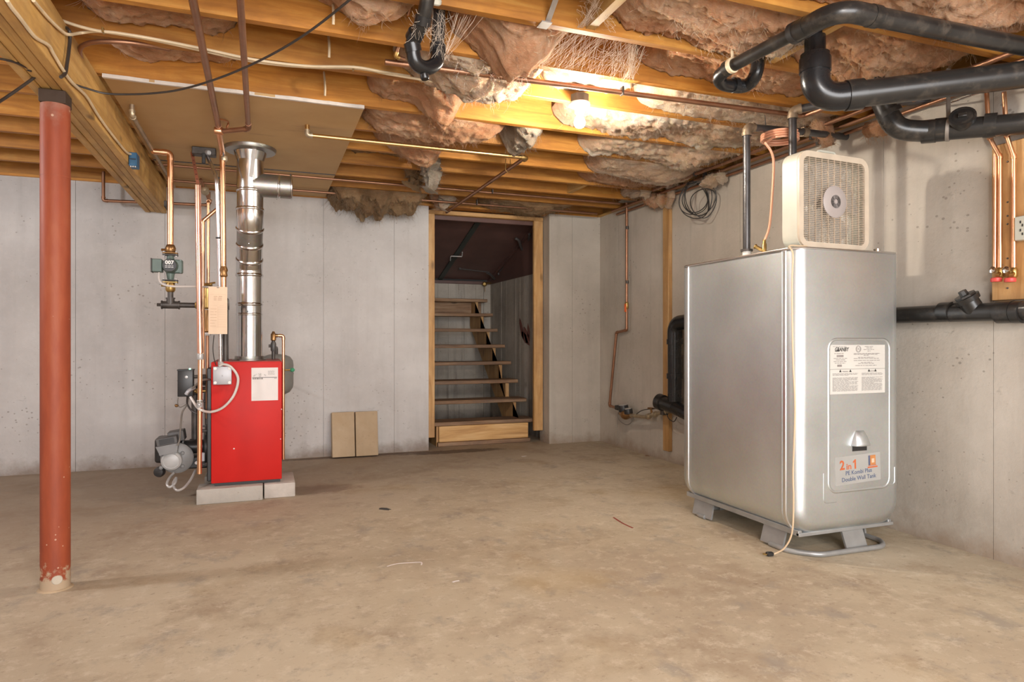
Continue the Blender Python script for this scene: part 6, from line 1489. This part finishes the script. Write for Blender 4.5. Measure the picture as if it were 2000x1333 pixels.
# ------------------------------------------------------------------ pipes along the ceiling
cp1 = thing('dark_ceiling_pipe', 'long dark pipe running under the joists beside the lit bulb', 'copper pipe', (1.8, 3.15, 2.39))
a, b = onZ(752, 121, 2.395), onZ(1556, 225, 2.395)
t = BM(); cyl(t, a, b, .0135, n=14); obj('pipe_section', t, M['oldcopper'], cp1)
p = b; t = BM(); sweep(t, fillet([b, b + (b - a).normalized() * .05, b + Vector((.10, -.28, 0.01))], .03, 5), .0135, 12); obj('bend', t, M['oldcopper'], cp1)
q = onZ(1215, 180, 2.395); t = BM(); box(t, q.x - .004, q.x + .004, q.y - .016, q.y + .016, 2.378, ZJ + .002); obj('clip', t, M['iron'], cp1)
bp_ = thing('bent_brass_pipe', 'yellowish copper pipe with an elbow turning back toward the doorway', 'copper pipe', onZ(830, 278, 2.33))
e_ = onZ(598, 246, 2.404); f_ = onZ(600, 264, 2.345); g_ = onZ(1040, 298, 2.345); h_ = onZ(862, 412, 2.345)
g_.y = f_.y; h_.x = g_.x; h_.y = YB - .03; g_.z = f_.z = h_.z = 2.345
pipe(bp_, [(f_.x, f_.y, 2.406), f_, g_], .0135, plain('yellow_copper', (0.62, 0.40, 0.17), 0.34, 1.0, 0.12), M['solder'], fr=1.35, R=.02)
pipe(bp_, [g_, h_], .0135, M['oldcopper'])
t = BM(); sweep(t, fillet([g_ - Vector((.03, 0, 0)), g_ + Vector((.012, 0, 0)), g_ + Vector((.012, .05, 0))], .02, 5), .018, 12); obj('elbow', t, M['brass'], bp_)
q = onZ(992, 330, 2.35); q.x = g_.x
t = BM(); sweep(t, [Vector((q.x - .018, q.y, ZJ + .002)), Vector((q.x - .018, q.y, 2.34)), Vector((q.x, q.y, 2.322)), Vector((q.x + .018, q.y, 2.34)), Vector((q.x + .018, q.y, ZJ + .002))], .003, 6); obj('hanger', t, M['brass'], bp_)
# two long thin lines near the back wall
for i, (ya, za, lab) in enumerate(((5.56, 2.40, 'upper thin copper line running the length of the back wall joists'), (6.02, 2.385, 'lower thin copper line close to the back wall above the doorway'))):
    tp_ = thing('copper_line', lab, 'copper pipe', (1.2, ya, za))
    t = BM(); cyl(t, (-.74, ya, za), (3.2, ya + .03, za - .004), .0105, n=10); obj('pipe_section', t, M['oldcopper'], tp_)
    for xx in (.2, 1.9): 
        t = BM(); box(t, xx - .004, xx + .004, ya - .014, ya + .018, za - .013, ZJ + .002); obj('clip', t, M['iron'], tp_)
# lines along the top of the right wall
for (y0_, x_, z_, r_, lab) in ((0, 3.20, 2.40, .0135, 'brown copper line along the right wall top, furthest from the wall'), (0, 3.29, 2.385, .011, 'brown copper line along the right wall top, middle of three'), (0, 3.345, 2.355, .011, 'brown copper line along the right wall top, tight to the wall')):
    tp_ = thing('wall_copper_line', lab, 'copper pipe', (x_, 3.5, z_))
    t = BM(); cyl(t, (x_, -1.0, z_), (x_, 5.0 if x_ < 3.25 else 5.9, z_), r_, n=12); obj('pipe_section', t, M['oldcopper'], tp_)
    for yy in (1.8, 3.3, 4.4):
        t = BM(); box(t, x_ - r_ * 1.2, x_ + r_ * 1.2, yy - .01, yy + .01, z_ - r_ * 1.1, ZJ + .002); obj('clip', t, M['iron'], tp_)
cable('foil_wire', 'bright thin wire stretched below the joists near the lower drain', [onX(1822, 209, 3.30), onX(1860, 200, 3.25), onX(1900, 186, 3.2), onX(1945, 172, 3.1)], .005, 'emt', 'wire')
# angled steel bracing and pipe at the top centre
br = thing('steel_bracing', 'galvanised steel brace between joists above the cobweb', 'brace', onZ(1070, 45, 2.45))
a, b = onZ(1068, 47, 2.425), onZ(1068, 47, 2.425) + Vector((0.02, -0.22, 0.20)); dd = (b - a).normalized(); nn = Vector((1, 0, 0)); nn = (nn - dd * nn.dot(dd)).normalized()
t = BM(); obox(t, (a + b) / 2, dd, nn, dd.cross(nn), (b - a).length / 2, .012, .002); obox(t, (a + b) / 2 + dd.cross(nn) * .008, dd, dd.cross(nn), nn, (b - a).length / 2, .009, .001); obj('brace_leg', t, M['strapmetal'], br)
t = BM(); box(t, a.x - .035, a.x + .012, a.y - .03, a.y + .03, ZJ - .003, ZJ + .002); obj('nail_plate', t, M['strapmetal'], br)

# ------------------------------------------------------------------ black trap at the top centre
tr = thing('looped_trap', 'black looped trap hanging from the ceiling, dusty with cobwebs', 'drain pipe', onZ(825, 140, 2.2))
DT = 2.62
A0 = atD(838, -30, 2.50); A1 = atD(826, 40, 2.56); A2 = atD(810, 70, 2.62); B0 = atD(806, 92, 2.64); B1 = atD(812, 122, 2.66); B2 = atD(832, 133, 2.70); B3 = atD(852, 122, 2.74); B4 = atD(855, 95, 2.74); B5 = atD(858, 0, 2.74); B6 = atD(859, -40, 2.74)
A0.z = 2.42; 
t = BM(); sweep(t, spline([A0 + Vector((0, -.05, .10)), A0, A1, A2], 6), .028, 18); obj('upper_bend', t, M['abs'], tr)
t = BM(); sweep(t, spline([A2, B0, B1, B2, B3, B4], 8), .029, 18); obj('trap_bend', t, M['cleanabs'], tr)
t = BM(); cyl(t, B4, B5, .027, n=18); cyl(t, B5, (B5.x, B5.y, ZS - .01), .027, n=18); obj('riser', t, M['abs'], tr)
for p, d in ((A2, A2 - A1), (B0, B1 - B0), (B4, B5 - B4), (A1, A1 - A0)): hub_ring(tr, p, d, .029, .016, 'hub', 'cleanabs')
t = BM(); d = Vector((.15, -.1, -1)).normalized(); lathe(t, [(.018, 0), (.018, .045), (.015, .05)], B2 - Vector((.012, 0, .0)) , d, 14); obj('drain_plug', t, M['cleanabs'], tr)
t = BM(); lathe(t, [(.036, -.012), (.042, -.006), (.042, .006), (.036, .012)], atD(842, 0, 2.60), (A1 - A0), 22); obj('collar', t, M['cream'], tr, label='cream ring collar')
sp_ = thing('small_copper_drop', 'short dark copper pipe slanting down left of the black trap', 'copper pipe', atD(772, 112, 2.8))
pipe(sp_, [onZ(806, -4, 2.62), onZ(772, 110, 2.40), onZ(790, 116, 2.40)], .009, M['oldcopper'], M['brass'], R=.012)

# ------------------------------------------------------------------ bare bulb
BL = Vector((1.623, 3.270, 2.283))
lf = thing('bulb_fixture', 'white porcelain lampholder with a lit bare bulb under the joists', 'lamp', (BL.x, BL.y, 2.40))
t = BM(); lathe(t, [(.052, 0), (.052, .05)], (BL.x + .005, BL.y + .01, 2.384), (0, 0, 1), 8); obj('outlet_box', t, M['iron'], lf)
t = BM(); lathe(t, [(.020, 0), (.026, .004), (.030, .030), (.052, .040), (.058, .048), (.058, .056)], (BL.x, BL.y, 2.330), (0, 0, 1), 28); obj('lampholder', t, M['porcelain'], lf)
t = BM(); lathe(t, [(.002, 0), (.012, .001), (.022, .006), (.028, .016), (.030, .028), (.027, .042), (.020, .056), (.014, .070), (.013, .082)], (BL.x, BL.y, 2.252), (0, 0, 1), 20); obj('bulb', t, emissive('bulb_glow', (1.0, 0.90, 0.76), BULB), lf, label='glowing bare bulb')

# ------------------------------------------------------------------ wires on beam and joists
BXR = -0.776                                      # right face of the beam
cable('beam_cable', 'cream cable stapled along the timber beam down to the blue box', [onX(8, 0, BXR) + Vector((.008, 0, 0)), onX(18, 15, BXR) + Vector((.008, 0, 0)), onX(32, 32, BXR) + Vector((.008, 0, 0)), onX(55, 62, BXR) + Vector((.008, 0, 0)), onX(68, 75, BXR) + Vector((.008, 0, 0)), onX(90, 88, BXR) + Vector((.008, 0, 0)), onX(100, 105, BXR) + Vector((.008, 0, 0)), onX(118, 135, BXR) + Vector((.008, 0, 0)), onX(136, 160, BXR) + Vector((.008, 0, 0)), onX(165, 188, BXR) + Vector((.008, 0, 0)), onX(188, 225, BXR) + Vector((.008, 0, 0)), onX(215, 262, BXR) + Vector((.008, 0, 0)), onX(243, 296, BXR) + Vector((.008, 0, 0)), onX(252, 301, BXR) + Vector((.012, 0, 0))], .0065, 'nm')
cable('upper_beam_cable', 'cream cable along the beam top turning onto the joist', [onX(60, 0, BXR) + Vector((.008, 0, 0)), onX(90, 35, BXR) + Vector((.008, 0, 0)), onX(118, 62, BXR) + Vector((.01, 0, 0)), onX(126, 66, BXR) + Vector((.02, 0, 0)), onZ(160, 64, 2.412), onZ(190, 61, 2.412), onZ(230, 66, 2.412), onZ(300, 78, 2.412), onZ(400, 100, 2.41), onZ(500, 121, 2.412), onZ(600, 131, 2.412), onZ(700, 134, 2.412), onZ(760, 145, 2.412), onZ(850, 160, 2.412)], .0065, 'nm')
cable('joist_cable', 'cream cable running beside its twin on the joist above the drywall', [onZ(112, 37, 2.44), onZ(150, 50, 2.42), onZ(190, 60, 2.409), onZ(230, 64.5, 2.409), onZ(300, 76, 2.409), onZ(400, 96, 2.408), onZ(500, 117, 2.408), onZ(600, 129, 2.408), onZ(690, 131, 2.408), onZ(745, 140, 2.41), onZ(800, 149, 2.43)], .0065, 'nm')
for px, py in ((202, 61), (690, 134)):
    p = onZ(px, py, 2.41); t = BM(); box(t, p.x - .004, p.x + .004, p.y - .016, p.y + .016, 2.402, ZJ + .001, .001); tag(obj('cable_staple', t, M['brass']), 'cable staple holding the twin cream cables at the ' + ('beam end' if px < 300 else 'black trap end'), 'staple')
bb_ = thing('blue_box', 'blue plastic electrical box screwed to the timber beam side', 'junction box', onX(255, 314, BXR))
a, b = onX(243, 303, BXR), onX(266, 326, BXR)
yc = onX(254, 314, BXR).y; zc = onX(254, 314, BXR).z
t = BM(); box(t, BXR + .001, BXR + .045, yc - .048, yc + .048, zc - .042, zc + .042, .003); obj('box_body', t, M['blue'], bb_)
for q in (-.024, .024):
    t = BM(); box(t, BXR - .0 + .010, BXR + .04, yc - .050, yc - .047, zc + q - .016, zc + q + .016, .001); obj('rib', t, M['blue'], bb_)
t = BM(); box(t, BXR + .005, BXR + .040, yc - .05, yc - .046, zc - .003, zc + .003); obj('divider', t, M['black'], bb_)
for q in (.012, .024, .036):
    t = BM(); cyl(t, (BXR + q, yc - .044, zc - .041), (BXR + q, yc - .044, zc - .049), .004, n=8); obj('screw', t, M['grey'], bb_)
cable('black_beam_cord', 'short black cord bent down the beam side near the column', [onZ(122, 50, 2.42), onX(128, 58, BXR) + Vector((.012, 0, 0)), onX(130, 75, BXR) + Vector((.012, 0, 0)), onX(127, 105, BXR) + Vector((.012, 0, 0)), onX(124, 125, BXR) + Vector((.012, 0, 0)), onX(121, 142, BXR) + Vector((.012, 0, 0)), onX(113, 150, BXR) + Vector((.01, 0, 0))], .007, 'blackcord', 'cord')
# slack grey cord hanging across the room
cordp = [atD(690, -6, 2.5), atD(620, 50, 2.62), atD(560, 90, 2.72), atD(500, 122, 2.82), atD(440, 148, 2.9), atD(380, 168, 2.98), atD(330, 179, 3.02), atD(270, 184, 3.04), atD(210, 183, 3.02), atD(170, 173, 2.97), atD(120, 156, 2.88), atD(80, 142, 2.78), atD(55, 133, 2.66), atD(20, 119, 2.55), atD(-40, 108, 2.40)]
cable('slack_cord', 'slack dark grey cord sagging from the ceiling across to the beam', cordp, .0048, 'blackcord', 'cord')
cable('branch_cord', 'dark cord splitting off the slack cord toward the left edge', [atD(76, 144, 2.77), atD(58, 158, 2.72), atD(30, 178, 2.65), atD(0, 198, 2.58), atD(-60, 235, 2.4)], .0062, 'blackcord', 'cord')
t = BM(); d = (cordp[11] - cordp[12]).normalized(); lathe(t, [(.006, 0), (.012, .006), (.012, .04), (.006, .046)], cordp[12], d, 10); tag(obj('cord_splice', t, M['blackcord']), 'black tape splice where the slack cord divides', 'cord')
cable('beam_copper_tube', 'soft copper tube bending from the joist down beside the beam', [onZ(330, 96, 2.43), onZ(260, 84, 2.41), onZ(200, 81, 2.40), onZ(168, 86, 2.395), onZ(156, 97, 2.39), onZ(160, 118, 2.388), onZ(175, 148, 2.386), onZ(205, 205, 2.386), onZ(240, 262, 2.386), onZ(275, 310, 2.386), onZ(292, 345, 2.386), onZ(305, 360, 2.386)], .0105, 'oldcopper', 'copper pipe', 10)
for (px, py, lab) in ((650, 20, 'upper cream wire stub leaving the joist beside the slack cord'), (642, 87, 'middle cream wire stub poking from a hole in the joist'), (634, 165, 'lower cream wire stub poking from the joist above the drywall')):
    p = onZ(px, py, 2.50); cable('wire_stub', lab, [p + Vector((.0, .05, .10)), p + Vector((0, .0, .03)), p + Vector((0, -.03, -.03)), p + Vector((0, -.02, -.07))], .006, 'nm', 'wire')

# ------------------------------------------------------------------ cobwebs: thin silk strands
def web(label, strands, r=.0009):
    t = BM()
    for pts in strands: sweep(t, pts, r, 3, caps=False)
    o = obj('cobweb', t, M['web']); o['kind'] = 'stuff'; return tag(o, label, 'cobweb')
rw = random.Random(5)
def arc(p, q, sag, n=7, jit=.004):
    out = []
    for i in range(n + 1):
        f = i / n; v = p.lerp(q, f); v = v + Vector((rw.uniform(-jit, jit), rw.uniform(-jit, jit), -sag * 4 * f * (1 - f) + rw.uniform(-jit, jit))); out.append(v)
    return out
S = []
def on_bay(px, py): return onZ(px, py, 2.425)
for i in range(130):
    f = rw.random(); p = on_bay(1100 + 145 * f + rw.uniform(-4, 4), 62 + 24 * f + rw.uniform(-3, 3))
    g = max(0, min(1, f + rw.uniform(-.45, .25))); q = on_bay(1048 + 190 * g, 132 + 30 * g + rw.uniform(-2, 2))
    S.append(arc(p, q, rw.uniform(-.03, .03)))
for i in range(46):
    p = on_bay(1236 + rw.uniform(-10, 26), 92 + rw.uniform(-8, 10)); q = on_bay(1225 + rw.uniform(-12, 14), 158 + rw.uniform(-3, 3)); S.append(arc(p, q, rw.uniform(-.03, .03)))
for i in range(40):
    f = rw.random(); p = on_bay(1180 + 60 * f, 100 + 35 * rw.random()); q = p + Vector((rw.uniform(-.10, .10), rw.uniform(-.05, .05), rw.uniform(-.02, .02))); S.append(arc(p, q, .005))
web('wide dusty cobweb stretched between two joists in front of the bulb', S, .00045)
S = []
for i in range(70):
    p = B5.lerp(B4, rw.random()) + Vector((rw.uniform(-.03, .03), -.031, 0)); q = p + Vector((rw.uniform(-.05, .05), rw.uniform(-.004, .004), rw.uniform(-.16, .05))); q.z = max(q.z, B3.z); S.append(arc(p, q, .004, 5, .003))
for i in range(15):
    p = B3.lerp(B4, rw.random()) + Vector((.03, 0, 0)); q = onZ(890 + rw.uniform(0, 55), 28 + rw.uniform(-6, 12), 2.43); S.append(arc(p, q, rw.uniform(0, .02), 7, .002))
for i in range(40):
    p = A1.lerp(A2, rw.random()) + Vector((rw.uniform(-.02, .02), -.029, .0)); q = p + Vector((rw.uniform(-.05, .05), 0, rw.uniform(-.07, .05))); S.append(arc(p, q, .003, 4, .003))
web('grey cobweb strands draped over the black looped trap', S, .0004)
S = []
for i in range(70):
    p = onZ(1125 + rw.uniform(0, 60), 54 - rw.uniform(0, 60), 2.50); q = onZ(1120 + rw.uniform(0, 90), 58 + rw.uniform(-40, 10), 2.43); S.append(arc(p, q, rw.uniform(-.02, .03)))
for i in range(24):
    p = onZ(1170 + rw.uniform(-6, 10), 2 + rw.uniform(-20, 20), 2.46); q = onZ(1128 + rw.uniform(-5, 8), 56, 2.43); S.append(arc(p, q, .01, 6, .002))
web('pale cobweb fanned beside the steel brace at the top', S, .0004)

# ------------------------------------------------------------------ small things on the slab
def flake(px, py, l, wd, ang, label, mat, name='paint_drip'):
    c = onZ(px, py, 0.0); t = BM(); n = 10; A = []
    for k in range(n):
        q = 2 * pi * k / n; rr = 1 + .3 * rw.uniform(-1, 1); x = l * cos(q) * rr; y = wd * sin(q) * rr
        A.append((c.x + x * cos(ang) - y * sin(ang), c.y + x * sin(ang) + y * cos(ang), .0003))
    prism(t, A, (0, 0, .0012)); tag(obj(name, t, M[mat]), label, 'debris')
def streak(pts, r, label, mat='paper'):
    P = spline([onZ(x, y, 0.0008) for x, y in pts], 6); t = BM(); sweep(t, P, r, 5); 
    for v in t.verts: v.co.z = max(.0002, min(v.co.z, .0018))
    tag(obj('paint_drip', t, M[mat]), label, 'debris')
streak([(756, 1107), (775, 1102), (800, 1100), (822, 1099), (823, 1104)], .004, 'long thin white paint drip on the middle of the floor')
streak([(884, 1138), (890, 1136), (897, 1135)], .006, 'short white paint drip right of the long drip')
streak([(1198, 1011), (1215, 1022), (1236, 1032)], .006, 'thin red stick or paint line on the floor left of the tank', 'dullred')
flake(1024, 892, .03, .012, .3, 'white paint fleck on the floor before the stairs', 'paper')
flake(752, 995, .02, .05, .9, 'dark damp chip on the floor right of the boiler blocks', 'ink', 'floor_chip')
flake(1268, 890, .06, .03, .5, 'dark leaf scrap on the floor below the water meter', 'tread', 'floor_chip')
